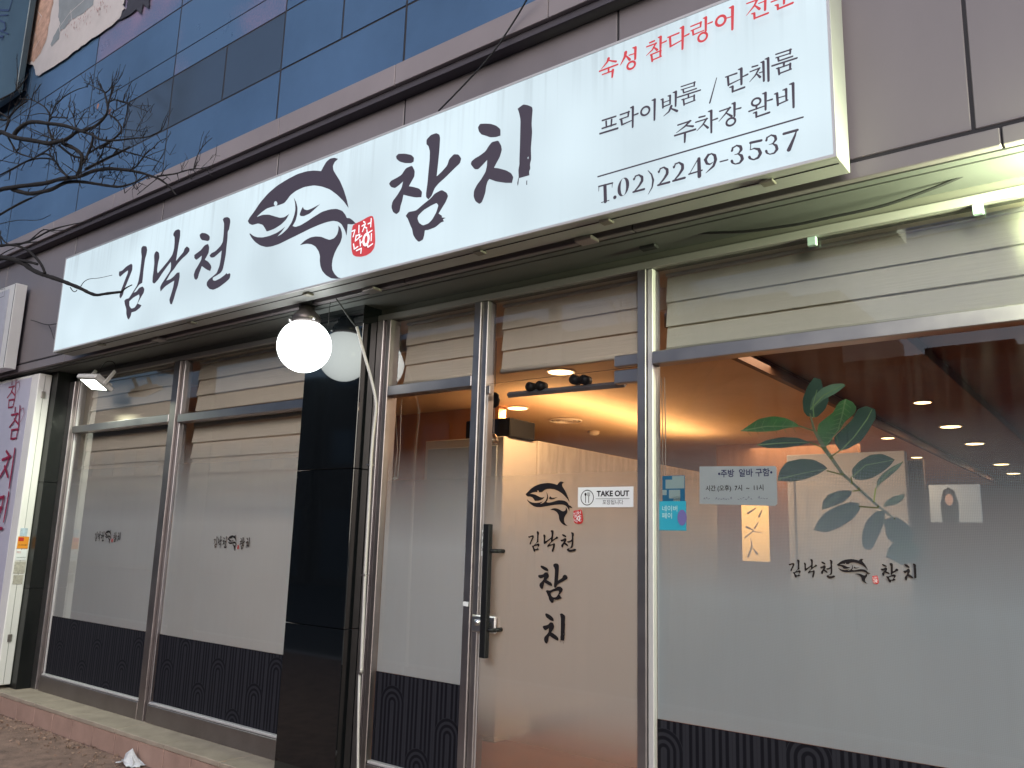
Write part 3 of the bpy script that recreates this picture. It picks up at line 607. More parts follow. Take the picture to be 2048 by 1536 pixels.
# ================================================================ the lit sign box
S = thing('lightbox_sign', 'long white lit sign with brush lettering and a fish emblem above the shopfront', 'sign')
def signface():
    m = bpy.data.materials.new('lit_face'); m.use_nodes = True; n = m.node_tree; N, L = n.nodes, n.links
    b = N['Principled BSDF']; b.inputs['Base Color'].default_value = (.10,.105,.11,1); b.inputs['Roughness'].default_value = .35
    tc = N.new('ShaderNodeTexCoord')
    # soft mottling from the tubes behind, grime runs from the top edge
    n1 = N.new('ShaderNodeTexNoise'); n1.inputs['Scale'].default_value = 1.7; n1.inputs['Detail'].default_value = 1; L.new(tc.outputs['Object'], n1.inputs[0])
    mp = N.new('ShaderNodeMapping'); mp.inputs['Scale'].default_value = (22, 1, .5); L.new(tc.outputs['Object'], mp.inputs[0])
    n2 = N.new('ShaderNodeTexNoise'); n2.inputs['Scale'].default_value = 1.6; n2.inputs['Detail'].default_value = 5; L.new(mp.outputs[0], n2.inputs[0])
    r1 = N.new('ShaderNodeMapRange'); r1.inputs['From Min'].default_value = .3; r1.inputs['From Max'].default_value = .7; r1.inputs['To Min'].default_value = .88; r1.inputs['To Max'].default_value = 1.12; L.new(n1.outputs[0], r1.inputs[0])
    sx = N.new('ShaderNodeSeparateXYZ'); L.new(tc.outputs['Object'], sx.inputs[0])
    tz = N.new('ShaderNodeMapRange'); tz.inputs['From Min'].default_value = 1.85; tz.inputs['From Max'].default_value = 2.12; tz.inputs['To Min'].default_value = .02; tz.inputs['To Max'].default_value = .22; L.new(sx.outputs[2], tz.inputs[0])
    r2 = N.new('ShaderNodeMapRange'); r2.inputs['From Min'].default_value = .50; r2.inputs['From Max'].default_value = .72; L.new(n2.outputs[0], r2.inputs[0])
    mu = N.new('ShaderNodeMath'); mu.operation = 'MULTIPLY'; L.new(r2.outputs[0], mu.inputs[0]); L.new(tz.outputs[0], mu.inputs[1])
    iv = N.new('ShaderNodeMath'); iv.operation = 'SUBTRACT'; iv.inputs[0].default_value = 1; L.new(mu.outputs[0], iv.inputs[1])
    m3 = N.new('ShaderNodeMath'); m3.operation = 'MULTIPLY'; L.new(iv.outputs[0], m3.inputs[0]); L.new(r1.outputs[0], m3.inputs[1])
    m4 = N.new('ShaderNodeMath'); m4.operation = 'MULTIPLY'; m4.inputs[1].default_value = .64*KE; L.new(m3.outputs[0], m4.inputs[0])
    L.new(m4.outputs[0], b.inputs['Emission Strength']); b.inputs['Emission Color'].default_value = (.95, 1.15, 1.24, 1)
    return m
SX0, SX1, SZ0, SZ1 = -6.735, -.757, 1.353, 2.131
box('lit_face', SX0+.012, SX1-.012, SY, SY+.006, SZ0+.012, SZ1-.012, signface(), S)
box('sign_body', SX0, SX1, SY+.007, -.35, SZ0, SZ1, SIGNW, S, .002)
for a in (SZ0, SZ1-.011): box('edge_trim', SX0, SX1, SY-.003, SY+.0065, a, a+.011, ALU, S)
for a in (SX0, SX1-.011): box('edge_trim', a, a+.011, SY-.003, SY+.0065, SZ0+.0115, SZ1-.0115, ALU, S)
box('bottom_seam', SX0+.01, SX1-.01, -.455, -.451, SZ0-.003, SZ0-.0005, JOINT, S)
for x in (-6.1, -4.9, -3.72, -2.45, -1.75, -1.05):
    box('latch', x, x+.05, -.475, -.43, SZ0-.014, SZ0-.0032, mat('latch_metal', (.25,.23,.2), .5, .6), S, .002)
for x in (-5.55, -3.35, -1.95): box('hanger_bracket', x, x+.09, -.36, -.29, SZ0-.022, SZ0-.004, STEELD, S, .003)
bmk = box('wall_spacer', SX0+.3, SX1-.3, -.349, -.302, 1.7, 1.8, STEELD, S)
ik = Ink(SY-.002); place(ik, ['gim']); place(ik, ['nak']); place(ik, ['cheon']); ik.done('brush_lettering', INKS, S, 'three brush syllables left of the fish')
ik = Ink(SY-.002); place(ik, ['cham']); place(ik, ['chi']); ik.done('brush_lettering', INKS, S, 'two large brush syllables right of the fish')
ik = Ink(SY-.002); place(ik, ['fish']); ik.done('fish_emblem', INKS, S)
ik = Ink(SY-.0045); wk = place(ik, ['seal'], None, True); ik.done('red_seal', REDS, S); wk.done('seal_lettering', mat('seal_white', (.6,.6,.6), .5, emit=(.6,.68,.72), es=1), S)
CA = Crop(1180,0,8.532); CB = Crop(1400,0,8.532); CC = Crop(1180,160,8.532); CD = Crop(1400,90,8.532); CE = Crop(1180,250,8.532); CF = Crop(1400,220,8.532)
def strokes(ink, crop, lst, f=None, k=1.04):
    for s_ in lst:
        if len(s_[0]) == 4 and isinstance(s_, tuple):     # ring (cx, cz, rx, rz), w
            (cx_, cz_, ax, az), w_ = s_
            if f: cx_, cz_ = f((cx_, cz_)); 
            c = crop([(cx_, cz_)], SY)[0]; e = crop([(cx_+10, cz_)], SY)[0]; g = crop([(cx_, cz_+10)], SY)[0]
            ink.ring(c, (e.x-c.x)/10*ax, (c.y-g.y)/10*az, (c.y-g.y)/10*w_*k); continue
        p = [(a[0], a[1]) for a in s_]; 
        if f: p = [f(q) for q in p]
        ink.stroke(crop(p, SY), [q*k for q in crop.wd(p, [a[2] for a in s_], SY)])
RA = [[(320,1005,50),(300,1060,35),(200,1180,12)],[(320,1030,20),(370,1045,25),(450,1055,35)],[(170,1222,28),(480,1105,28)],[(325,1165,35),(325,1240,30)],[(220,1280,22),(400,1215,25)],[(400,1205,45),(388,1325,30)],
 [(620,905,55),(605,980,45),(530,1120,12)],[(625,960,20),(690,1030,45)],[(680,955,20),(780,925,20)],[(745,830,20),(790,825,45),(785,1020,38)],((718,1128,66,60),36),
 [(1035,745,28),(1115,712,30)],[(985,815,25),(1150,755,25)],[(1140,755,30),(1080,870,28),(980,965,10)],[(1100,820,20),(1165,870,40)],[(1185,660,20),(1225,650,45),(1222,850,35)],[(1240,760,22),(1320,722,28)],[(1070,960,35),(1085,1065,35)],[(1055,960,25),(1235,885,25)],[(1225,885,40),(1222,990,30)],[(1085,1050,25),(1240,985,25)],
 [(1355,665,25),(1540,590,30)],[(1390,660,40),(1400,820,35)],[(1395,825,30),(1600,710,20)],[(1565,510,20),(1612,495,50),(1605,865,35)],[(1640,650,25),(1715,612,30)],
 [(1750,485,25),(1930,412,26)],[(1920,415,36),(1915,490,28)],[(1755,560,22),(1920,490,22)],[(1785,560,36),(1795,630,30)],[(1790,632,26),(1975,555,18)],[(1968,350,20),(2010,338,45),(2008,570,34)],[(2045,445,22),(2118,415,28)],((1957,672,75,70),36)]
RB = [((388,395,80,80),42),[(495,350,20),(560,330,20)],[(535,180,20),(590,162,50),(587,545,38)],[(835,108,25),(1030,38,25)],[(1010,45,40),(960,150,32),(828,312,10)],[(965,140,20),(1050,202,45)],[(1040,110,20),(1130,75,20)],[(1155,-110,45),(1148,222,38)],[(920,288,20),(965,280,38),(970,370,35)],[(968,368,28),(1200,278,34)],
 [(1370,-125,35),(1378,5,35)],[(1365,-115,25),(1530,-175,25)],[(1520,-175,38),(1518,-45,35)],[(1378,0,25),(1525,-52,25)],[(1258,95,25),(1640,-52,30)],[(1478,22,42),(1475,125,35)],[(1325,155,20),(1368,150,40),(1375,222,35)],[(1372,220,30),(1625,115,38)]]
ik = Ink(SY-.002); strokes(ik, CA, RA); strokes(ik, CB, RB); ik.done('small_lettering', REDS, S, 'red line of Korean lettering')['kind'] = 'stuff'
KC = [[(215,695,28),(445,622,28)],[(280,710,32),(285,810,28)],[(375,680,32),(367,790,28)],[(215,832,28),(450,755,28)],[(178,922,30),(480,830,34)],
 [(525,600,25),(680,548,25)],[(668,550,35),(660,630,28)],[(520,680,22),(665,630,22)],[(545,680,38),(557,770,35)],[(557,775,28),(725,700,18)],[(705,485,20),(745,472,42),(742,815,32)],[(770,610,25),(832,585,30)],
 ((958,542,72,70),33),[(1075,360,18),(1120,348,42),(1115,695,32)],
 [(1228,352,18),(1258,345,36),(1262,490,30)],[(1350,290,18),(1385,285,36),(1385,430,28)],[(1265,405,18),(1380,365,18)],[(1262,480,24),(1390,430,22)],[(1440,235,18),(1487,222,42),(1482,465,30)],[(1410,470,45),(1370,560,30),(1280,638,10)],[(1400,505,20),(1510,552,42)],
 [(1525,792,26),(1745,720,26)],[(1730,725,38),(1640,820,30),(1500,925,10)],[(1650,805,20),(1785,815,36)],[(1475,975,30),(1825,868,34)],[(1650,940,40),(1645,1085,30)]]
RUM = [[(1355,240,25),(1615,157,25)],[(1600,160,36),(1598,232,28)],[(1358,300,22),(1600,225,22)],[(1395,300,34),(1405,355,30)],[(1402,357,26),(1640,278,28)],[(1295,440,30),(1715,308,30)],[(1495,385,36),(1495,450,30)],[(1370,487,18),(1405,480,36),(1418,585,34)],[(1400,485,24),(1610,412,24)],[(1605,408,38),(1603,500,32)],[(1420,575,26),(1622,500,26)]]
KD = [[(312,592,14),(195,1018,26)],
 [(465,580,22),(655,515,30)],[(505,580,38),(517,720,34)],[(512,716,28),(715,618,18)],[(685,455,18),(735,440,46),(738,705,36)],[(765,575,24),(845,537,30)],[(540,760,18),(590,745,38),(590,835,34)],[(588,835,28),(792,760,34)],
 [(925,415,28),(1018,390,26)],[(890,498,22),(1055,435,26)],[(1045,442,32),(980,560,26),(882,672,10)],[(1000,535,20),(1062,592,40)],[(1050,520,20),(1110,500,20)],[(1075,345,18),(1118,335,42),(1128,660,34)],[(1150,290,18),(1200,277,44),(1208,660,38)],
 [(30,1278,28),(128,1255,28)],[(-28,1362,24),(172,1300,24)],[(160,1302,32),(90,1410,26),(-8,1510,10)],[(100,1390,20),(182,1458,38)],[(190,1185,18),(240,1172,44),(242,1540,32)],[(270,1330,24),(345,1302,28)],
 [(385,1182,24),(570,1120,26)],[(557,1122,36),(480,1230,26),(372,1355,10)],[(490,1210,20),(592,1268,38)],[(595,1060,18),(640,1048,44),(640,1268,34)],[(670,1150,24),(748,1130,28)],((580,1366,76,62),34),
 ((1010,1030,74,60),33),[(1015,1095,34),(1015,1150,30)],[(890,1192,28),(1165,1097,20)],[(1120,895,18),(1170,882,44),(1172,1165,34)],[(1205,1015,24),(1285,990,30)],[(965,1225,18),(1015,1210,36),(1018,1292,34)],[(1015,1292,28),(1240,1215,34)],
 [(1325,905,18),(1370,895,42),(1385,1095,36)],[(1470,840,18),(1525,825,42),(1530,1005,32)],[(1385,975,20),(1525,935,20)],[(1387,1085,26),(1555,1012,24)],[(1585,745,18),(1645,732,46),(1655,1135,36)]]
ik = Ink(SY-.002); strokes(ik, CC, KC); strokes(ik, CD, KD); strokes(ik, CD, RUM)
strokes(ik, CC, RUM, lambda q: (1580+.92*(q[0]-1295), 378+.92*(q[1]-440)), .88); ik.done('small_lettering', INKS, S, 'two black lines of Korean lettering')['kind'] = 'stuff'
l0 = atY(1196.4, 353.7, SY); l1 = atY(1606.3, 234.7, SY)
ik = Ink(SY-.002); ik.stroke([(l0.x, l0.z), (l1.x, l1.z)], [.0065, .0065]); ik.done('ruled_line', INKS, S)
ik = Ink(SY-.002)
two = [[(768,945,30),(790,885,26),(850,862,28),(905,900,50),(905,965,55),(850,1055,40),(768,1152,22)],[(757,1158,36),(943,1108,42)],[(770,935,40),(772,945,36)]]
DE = [[(155,1052,26),(390,992,26)],[(157,1055,14),(153,1135,8)],[(387,998,14),(383,1070,8)],[(262,1040,58),(270,1310,58)],[(203,1328,14),(335,1290,14)],[(433,1240,62),(434,1240,62)],
 [(1000,785,10),(1060,850,24),(1088,950,36),(1070,1070,24),(1003,1190,8)],[(1705,850,12),(1850,600,18)],[(1700,850,26),(1925,782,26)],[(1870,590,56),(1880,885,64)]]
strokes(ik, CE, DE)
for dx, dy, k_ in ((0,0,1),(428,-112,1.04),(690,-180,1.07)):
    strokes(ik, CE, two, lambda q: (757+dx+(q[0]-757)*k_, 1158+dy+(q[1]-1158)*k_), .92*k_)
oc = CE([(602+98*math.cos(a)*1.0+18*math.sin(a)*-1, 1080+158*math.sin(a)-24*math.cos(a)) for a in [2*PI*i/28 for i in range(28)]], SY); ic = CE([(602+46*math.cos(a), 1080+146*math.sin(a)-12*math.cos(a)) for a in [2*PI*i/28 for i in range(28)]], SY)
ik.poly(oc, [ic])
three = [[(590,738,40),(600,690,28),(670,648,24),(735,668,46),(748,720,48),(700,790,22),(637,805,10)],[(690,790,18),(755,825,46),(770,885,52),(725,948,34),(650,968,20),(598,945,28)],[(592,915,42),(602,938,40)]]
DF = [[(232,772,16),(170,795,40),(122,875,50),(148,940,40),(200,955,26),(245,925,16)],[(225,772,18),(285,805,46),(300,880,52),(265,985,42),(135,1105,10)],[(380,915,24),(508,882,24)],
 [(895,595,42),(1080,555,42)],[(902,590,16),(895,712,14)],[(890,716,12),(960,692,24),(1040,708,46),(1068,775,54),(1030,850,42),(950,885,24),(885,862,30)],[(880,840,42),(893,858,38)],
 [(1467,450,44),(1700,385,42)],[(1690,382,18),(1650,500,38),(1555,722,66)]]
strokes(ik, CF, DF); strokes(ik, CF, three); strokes(ik, CF, three, lambda q: (1170+(q[0]-580)*1.03, 580+(q[1]-745)*1.03), .95)
ik.done('phone_number', INKS, S)

# ================================================================ printed logos and papers on the glass
def boxpx(u0, v0, u1, v1, u2, v2, y=0):   # left-bottom, right-bottom, left-top pixels -> (x0,x1,z0,z1)
    a, b, c = atY(u0, v0, y), atY(u1, v1, y), atY(u2, v2, y); return (a.x, b.x, (a.z+b.z)/2, c.z)
def logo_row(label, um, vm, h, y=-.004, v=1.0):
    t = thing('window_logo', label, 'logo', 'small fish logos on the windows')
    c = atY(um, vm, y); zc = c.z; X = c.x                         # centre of the fish; h = letter height
    ik = Ink(y); H_ = h
    def g(k, x0, w_, z0, hh): place(ik, [k], (X+x0*H_, X+(x0+w_)*H_, zc+z0*H_*v, zc+(z0+hh)*H_*v))
    g('gim', -3.35, .66, -.50, 1.0); g('nak', -2.50, .72, -.45, 1.0); g('cheon', -1.62, .78, -.45, 1.0)
    g('fish', -.72, 1.72, -.62, 1.28); g('cham', 1.52, .86, -.50, 1.0); g('chi', 2.62, .62, -.48, 1.0)
    ik.done('logo_print', INK, t)
    ik = Ink(y); wk = place(ik, ['seal'], (X+1.06*H_, X+1.38*H_, zc-.62*H_, zc-.18*H_), True); ik.done('seal_print', REDV, t); wk.done('seal_lettering', PAPER, t)
    return t
logo_row('fish and lettering logo on the far left window', 215, 1074, .062, v=1.3)
logo_row('fish and lettering logo on the window left of the black pillar', 463, 1086, .062, v=1.3)
logo_row('fish and lettering logo on the large right window below the leaf print', 1702, 1142, .070)
t = thing('door_logo', 'tall fish logo with five brush syllables stacked down the door glass', 'logo'); y = -.0135
ik = Ink(y)
place(ik, ['fish'], boxpx(1050, 1040, 1145, 1052, 1050, 960, y)[:2] + (atY(1128, 1052, y).z, atY(1125, 963, y).z))
place(ik, ['gim'], boxpx(1056, 1104, 1079, 1104, 1056, 1062, y)); place(ik, ['nak'], boxpx(1086, 1104, 1116, 1104, 1086, 1060, y)); place(ik, ['cheon'], boxpx(1121, 1104, 1152, 1104, 1121, 1064, y))
place(ik, ['cham'], boxpx(1075, 1206, 1135, 1206, 1075, 1125, y)); place(ik, ['chi'], boxpx(1085, 1298, 1130, 1298, 1085, 1223, y)); ik.done('logo_print', INK, t)
ik = Ink(y); wk = place(ik, ['seal'], boxpx(1146, 1048, 1166, 1048, 1146, 1019, y), True); ik.done('seal_print', REDV, t); wk.done('seal_lettering', PAPER, t)
# TAKE OUT sticker
q = boxpx(1156, 1015, 1267, 1017, 1156, 975, -.012)
t = thing('takeout_sticker', 'white TAKE OUT sticker with a fork and spoon circle on the door', 'sticker')
box('sheet', q[0], q[1], -.0135, -.012, q[2]+.003, q[3], PAPER, t); zc = (q[2]+q[3])/2; w_ = q[1]-q[0]; h_ = q[3]-q[2]
ik = Ink(-.0142); cx = q[0]+w_*.175; ik.ring((cx, zc), h_*.36, h_*.36, h_*.04)
ik.stroke([(cx-.009, zc-h_*.24), (cx-.009, zc+h_*.12)], [.0035, .0035]); ik.stroke([(cx-.009, zc+h_*.14), (cx-.009, zc+h_*.17)], [.011, .012])
ik.stroke([(cx+.009, zc-h_*.24), (cx+.009, zc+h_*.12)], [.0035, .0035])
for d in (-.006, 0, .006): ik.stroke([(cx+.009+d, zc+h_*.08), (cx+.009+d, zc+h_*.24)], [.0022, .0022])
ik.stroke([(q[0]+w_*.34, zc-h_*.06), (q[1]-w_*.06, zc-h_*.06)], [.0015, .0015]); ik.done('pictogram', INK, t)
text('TAKE OUT', h_*.36, INK, q[0]+w_*.64, zc+h_*.17, -.0142, t, sx=1.02, ext=.0012); text('포장됩니다', h_*.25, INK, q[0]+w_*.64, zc-h_*.24, -.0142, t, sx=1.0)
# small sticker beside the handle and tag on the post
p = atY(967, 1086, -.014); t = thing('handle_sticker', 'narrow white sticker with vertical letters half behind the door handle', 'sticker')
box('sheet', p.x-.016, p.x+.014, -.0135, -.012, p.z-.065, p.z+.065, PAPER, t)
for i, ch in enumerate('하세요'): text(ch, .03, INK, p.x, p.z+.04-.035*i, -.0142, t)
p = atY(931, 1208, -.044); t = box('post_tag', p.x-.017, p.x+.017, -.0435, -.0415, p.z-.011, p.z+.011, PAPER); tag(t, 'tiny white tag stuck to the steel post left of the door lock', 'tag')
# handwritten notice
t = thing('handwritten_notice', 'pale handwritten job notice taped inside the large right window', 'notice')
c = [atY(u, v, .002) for u, v in ((1399,933),(1553,932),(1555,1012),(1399,1008))]
bm = bmesh.new(); ps = [c[0], c[1]+Vector((-.006,0,.0)), c[1]+Vector((0,0,-.006)), c[2]+Vector((0,0,.008)), c[2]+Vector((-.01,0,0)), c[3]]
bm.faces.new([bm.verts.new(p) for p in ps]); build('sheet', bm, mat('notice_paper', (.60,.68,.70), .8, var=.03), t)
NB = mat('marker_blue', (.03,.04,.14), .7); x0, x1, z1, z0 = c[0].x, c[1].x, c[0].z, c[3].z; W_, H_ = x1-x0, z1-z0
text('•주방  알바 구함•', H_*.22, NB, x0+W_*.60, z1-H_*.22, .0008, t, sx=.95, ext=.0006); text('시간 (오후)  7시  ~  11시', H_*.165, INK, x0+W_*.46, z1-H_*.60, .0008, t, sx=.95, ext=.0003)
ik = Ink(.0008)
for i in range(26):
    if i in (3, 4, 12, 13, 20, 21): continue
    a = x0+W_*(.05+.033*i); zz = z0+H_*.13+random.uniform(-.002,.002); ik.stroke([(a, zz), (a+W_*.014, zz+H_*random.uniform(-.03,.06)), (a+W_*.02, zz+random.uniform(-.003,.003))], [.0012]*3, 4)
ik.done('scribble', MATS['marker_blue'], t)
# blue mask packaging
t = thing('window_sticker', 'pair of blue stickers, one above the other, on the window left of the handwritten notice', 'sticker')
CY = mat('packet_teal', (.02,.28,.40), .5); CY2 = mat('packet_blue', (.03,.22,.42), .5)
q = boxpx(1325, 1003, 1370, 1003, 1325, 952, .002); box('upper_sticker', q[0], q[1], .001, .0025, q[2], q[3], CY2, t)
ik = Ink(.0006); dx, dz = (q[1]-q[0]), (q[3]-q[2])
for a, b, c_, d in ((.15,.5,.15,.85),(.3,.12,.8,.45),(.45,.5,.98,.98) ,(.0,.25,.2,.45),(.5,.0,.8,.2)): ik.poly([(q[0]+dx*a, q[2]+dz*b), (q[0]+dx*c_ if c_>a else q[0]+dx*(a+.35), q[2]+dz*b), (q[0]+dx*c_ if c_>a else q[0]+dx*(a+.35), q[2]+dz*d), (q[0]+dx*a, q[2]+dz*d)])
ik.done('sticker_print', mat('packet_pale', (.45,.62,.62), .6), t)
q = boxpx(1319, 1060, 1373, 1062, 1321, 1004, .001); box('lower_sticker', q[0], q[1], -.0002, .001, q[2], q[3]+.003, CY, t); dx, dz = (q[1]-q[0]), (q[3]-q[2])
text('네이버', dz*.23, MATS['packet_pale'], q[0]+dx*.40, q[2]+dz*.75, -.0009, t); text('페이', dz*.23, MATS['packet_pale'], q[0]+dx*.30, q[2]+dz*.50, -.0009, t)
ik = Ink(-.0009); ik.poly([(q[0]+dx*.85+math.cos(a)*.022, q[2]+dz*.45+math.sin(a)*.034) for a in [k*PI/9 for k in range(18)]]); ik.done('sticker_picture', mat('packet_purple', (.12,.10,.28), .6), t)
# ficus leaf print on the big window
t = thing('leaf_print', 'printed branch of large dark green rubber plant leaves across the right window', 'window print')
CL = Crop(1450, 720, 3.072); LG = mat('leaf_green', (.040,.175,.030), .6, var=.45, vscale=9); LD = mat('leaf_dark', (.010,.060,.028), .6, var=.3, vscale=8); LV = mat('leaf_vein', (.16,.28,.10), .6); LP = mat('leaf_pale', (.11,.22,.12), .6, var=.4, vscale=10)
LEAVES = [(LD,[(585,115),(540,105),(500,160),(470,240),(475,310),(500,345),(560,350),(610,300),(635,240),(600,190)],[(540,350),(535,270),(560,180)]),
 (LP,[(515,290),(530,230),(590,170),(650,145),(720,140),(735,155),(680,200),(600,240),(560,275),(530,310)],[(520,300),(600,215),(725,148)]),
 (LG,[(90,435),(140,400),(200,360),(290,342),(370,355),(430,385),(455,408),(380,415),(300,435),(200,440)],[(95,433),(250,405),(450,405)]),
 (LD,[(190,520),(250,490),(340,472),(440,475),(520,505),(450,525),(350,540),(250,540)],[(195,520),(350,508),(515,504)]),
 (LG,[(735,235),(690,260),(660,320),(620,350),(570,390),(560,440),(575,500),(610,535),(640,510),(660,470),(700,430),(730,380),(790,330),(805,290),(780,255)],[(735,240),(715,340),(690,430),(612,530)]),
 (LD,[(860,280),(920,300),(925,350),(880,430),(830,500),(750,545),(700,555),(670,510),(665,470),(720,420),(780,360),(810,300)],[(710,552),(790,470),(870,360),(900,300)]),
 (LD,[(315,740),(330,680),(370,625),(460,605),(540,610),(600,640),(625,665),(570,700),(480,735),(400,748)],[(330,730),(470,695),(620,668)]),
 (LD,[(780,720),(775,670),(820,620),(890,580),(960,575),(1000,590),(1040,610),(1010,650),(960,690),(900,725),(840,738),(800,735)],[(780,715),(860,645),(1035,612)]),
 (LP,[(925,790),(930,740),(960,700),(1020,655),(1095,620),(1060,670),(1000,720),(950,760)],[(925,785),(1000,690),(1090,622)]),
 (LD,[(590,920),(595,870),(630,825),(700,800),(775,800),(770,830),(730,870),(660,900)],[(595,910),(680,840),(770,803)]),
 (LD,[(540,1045),(570,980),(620,930),(700,890),(770,870),(820,880),(825,920),(780,980),(700,1030),(620,1060)],[(545,1040),(680,960),(820,890)]),
 (LP,[(970,900),(980,870),(1030,835),(1100,820),(1095,850),(1050,890)],[(975,898),(1095,825)]),
 (LD,[(835,1130),(840,1050),(870,980),(930,925),(980,930),(975,1000),(940,1080),(900,1165),(860,1165)],[(950,930),(870,1150)]),
 (LD,[(970,980),(1050,960),(1120,1010),(1160,1080),(1110,1130),(1040,1135),(990,1090)],[(975,985),(1120,1120)]),
 (LP,[(985,1210),(1000,1150),(1060,1100),(1150,1110),(1200,1170),(1170,1240),(1080,1260)],[(1060,1170),(1130,1150)])]
yy = .012
for mm, pts, vein in LEAVES:
    ik = Ink(yy); P_ = chaikin(CL(pts, 0), 2); ik.poly(P_); lf = ik.done('leaf', mm, t)
    ik = Ink(yy-.0006); V_ = CL(vein, 0); ik.stroke(V_, [.006]+[.0045]*(len(V_)-2)+[.002], 5)
    if mm is LG:
        for a, b in zip(V_, V_[1:]):
            for k in (.2, .5, .8):
                p = a.lerp(b, k); d = (b-a).normalized(); 
                for s_ in (1, -1):
                    e = p + (d*.5 + Vector((-d.y, d.x))*s_*.8)*.036; ik.stroke([p, e], [.002, .001], 4)
    ik.done('leaf_vein', LV, lf); yy -= .0004
ik = Ink(.0052); st = CL([(520,330),(545,430),(610,545),(650,600),(720,700),(820,790),(940,900),(1040,975)], 0); ik.stroke(st, [.006,.010,.018,.014,.012,.010,.009,.006], 6)
for a in ([(455,405),(545,435)],[(625,680),(720,705)],[(785,805),(828,800)],[(825,900),(935,908)],[(705,555),(650,595)],[(520,504),(600,540)],[(775,720),(780,760)],[(925,790),(915,870)]): ik.stroke(CL(a, 0), [.005, .005], 5)
ik.done('stem', mat('leaf_stem', (.13,.17,.07), .6), t)

# ================================================================ lamps
def emitm(name, col, e): return mat(name, (.8,.8,.8), .4, emit=col, es=e)
t = thing('globe_lamp', 'round white lit globe lamp hanging under the sign before the black pillar', 'lamp')
g = Vector((-3.885, -.304, 1.098)); R_ = .1585
gm = bpy.data.materials.new('globe_glow'); gm.use_nodes = True; N = gm.node_tree.nodes; L = gm.node_tree.links; b = N['Principled BSDF']
b.inputs['Base Color'].default_value = (.8,.8,.8,1); b.inputs['Roughness'].default_value = .25
lw = N.new('ShaderNodeLayerWeight'); lw.inputs[0].default_value = .35; mr = N.new('ShaderNodeMapRange'); mr.inputs['To Min'].default_value = 6.5*KE; mr.inputs['To Max'].default_value = 3.5*KE; L.new(lw.outputs['Facing'], mr.inputs[0])
L.new(mr.outputs[0], b.inputs['Emission Strength']); b.inputs['Emission Color'].default_value = (.93,1,.97,1)
bm = bmesh.new(); add_lathe(bm, g, [(R_*math.sin(a), R_*math.cos(a)) for a in [.02+(PI-.04)*k/28 for k in range(29)]], 48); build('globe', bm, gm, t, True)
bm = bmesh.new(); add_lathe(bm, g, [(.083,R_*.86),(.085,R_*.86+.035),(.075,R_*.86+.055),(.05,R_*.86+.075),(.045,R_*.86+.10)], 28); build('collar', bm, mat('lamp_bronze', (.13,.11,.11), .4, .8), t, True)
bm = bmesh.new(); add_lathe(bm, g+Vector((0,0,R_*.86+.10)), [(.035,0),(.05,.02),(.072,.05),(.078,.062)], 24); build('canopy', bm, BLACK, t, True)
for k in range(3):
    a = k*2*PI/3 - .2; p = g + Vector((math.cos(a)*.085, math.sin(a)*.085, R_*.86+.015)); bm = bmesh.new(); add_cyl(bm, p, p+Vector((math.cos(a)*.018, math.sin(a)*.018, 0)), .008, n=10); build('screw', bm, MATS['chrome'], t, True)
box('hanger_arm', g.x-.03, g.x+.10, -.38, -.22, g.z+R_*.86+.160, g.z+R_*.86+.175, BLACK, t, .004)
bm = bmesh.new(); pts = [g+Vector((-.06,0,.16)), g+Vector((-.085,0,.2)), g+Vector((-.07,0,.27))]; add_tube(bm, smooth_line(pts), .0025, 6); build('wire', bm, BLK, t)
def flood(label, loc, rot, s, e, col, bracket):
    t = thing('floodlight', label, 'floodlight'); t.location = loc; t.rotation_euler = rot
    box('housing', -.5*s, .5*s, -.33*s, .33*s, .0, .13*s, WHITE, t, .006)
    for i in range(9): box('cooling_fin', (-.42+.1*i)*s, (-.40+.1*i)*s, -.25*s, .25*s, .131*s, .20*s, WHITE, t)
    box('bezel', -.46*s, .46*s, -.29*s, .29*s, -.010*s, -.001, mat('bezel_grey', (.25,.25,.25), .4), t)
    box('lens', -.38*s, .38*s, -.22*s, .22*s, -.014*s, -.0105*s, emitm('led_glow', (.93,1,.88), 14), t)
    for sx_ in (-1, 1): box('bracket', (.5*sx_-.01)*s, (.5*sx_+.03)*s, -.05*s, .05*s, .02*s, .52*s, WHITE, t, .002)
    area('lamp', (0, 0, -.03*s), (0, 0, 0), s*.7, s*.4, e, col, t)
    return t
flood('white lit floodlight under the left end of the sign above the far left window', (-6.62, -.22, 1.135), (math.radians(-30), math.radians(6), math.radians(4)), .28, 22, (.9,1,.78), 1)
flood('floodlight on the soffit cut off at the right edge, lighting the blinds greenish', (.13, -.26, 1.17), Vector((.80,-.42,.06)).to_track_quat('Z','Y').to_euler(), .34, 50, (.88,1,.60), 1)

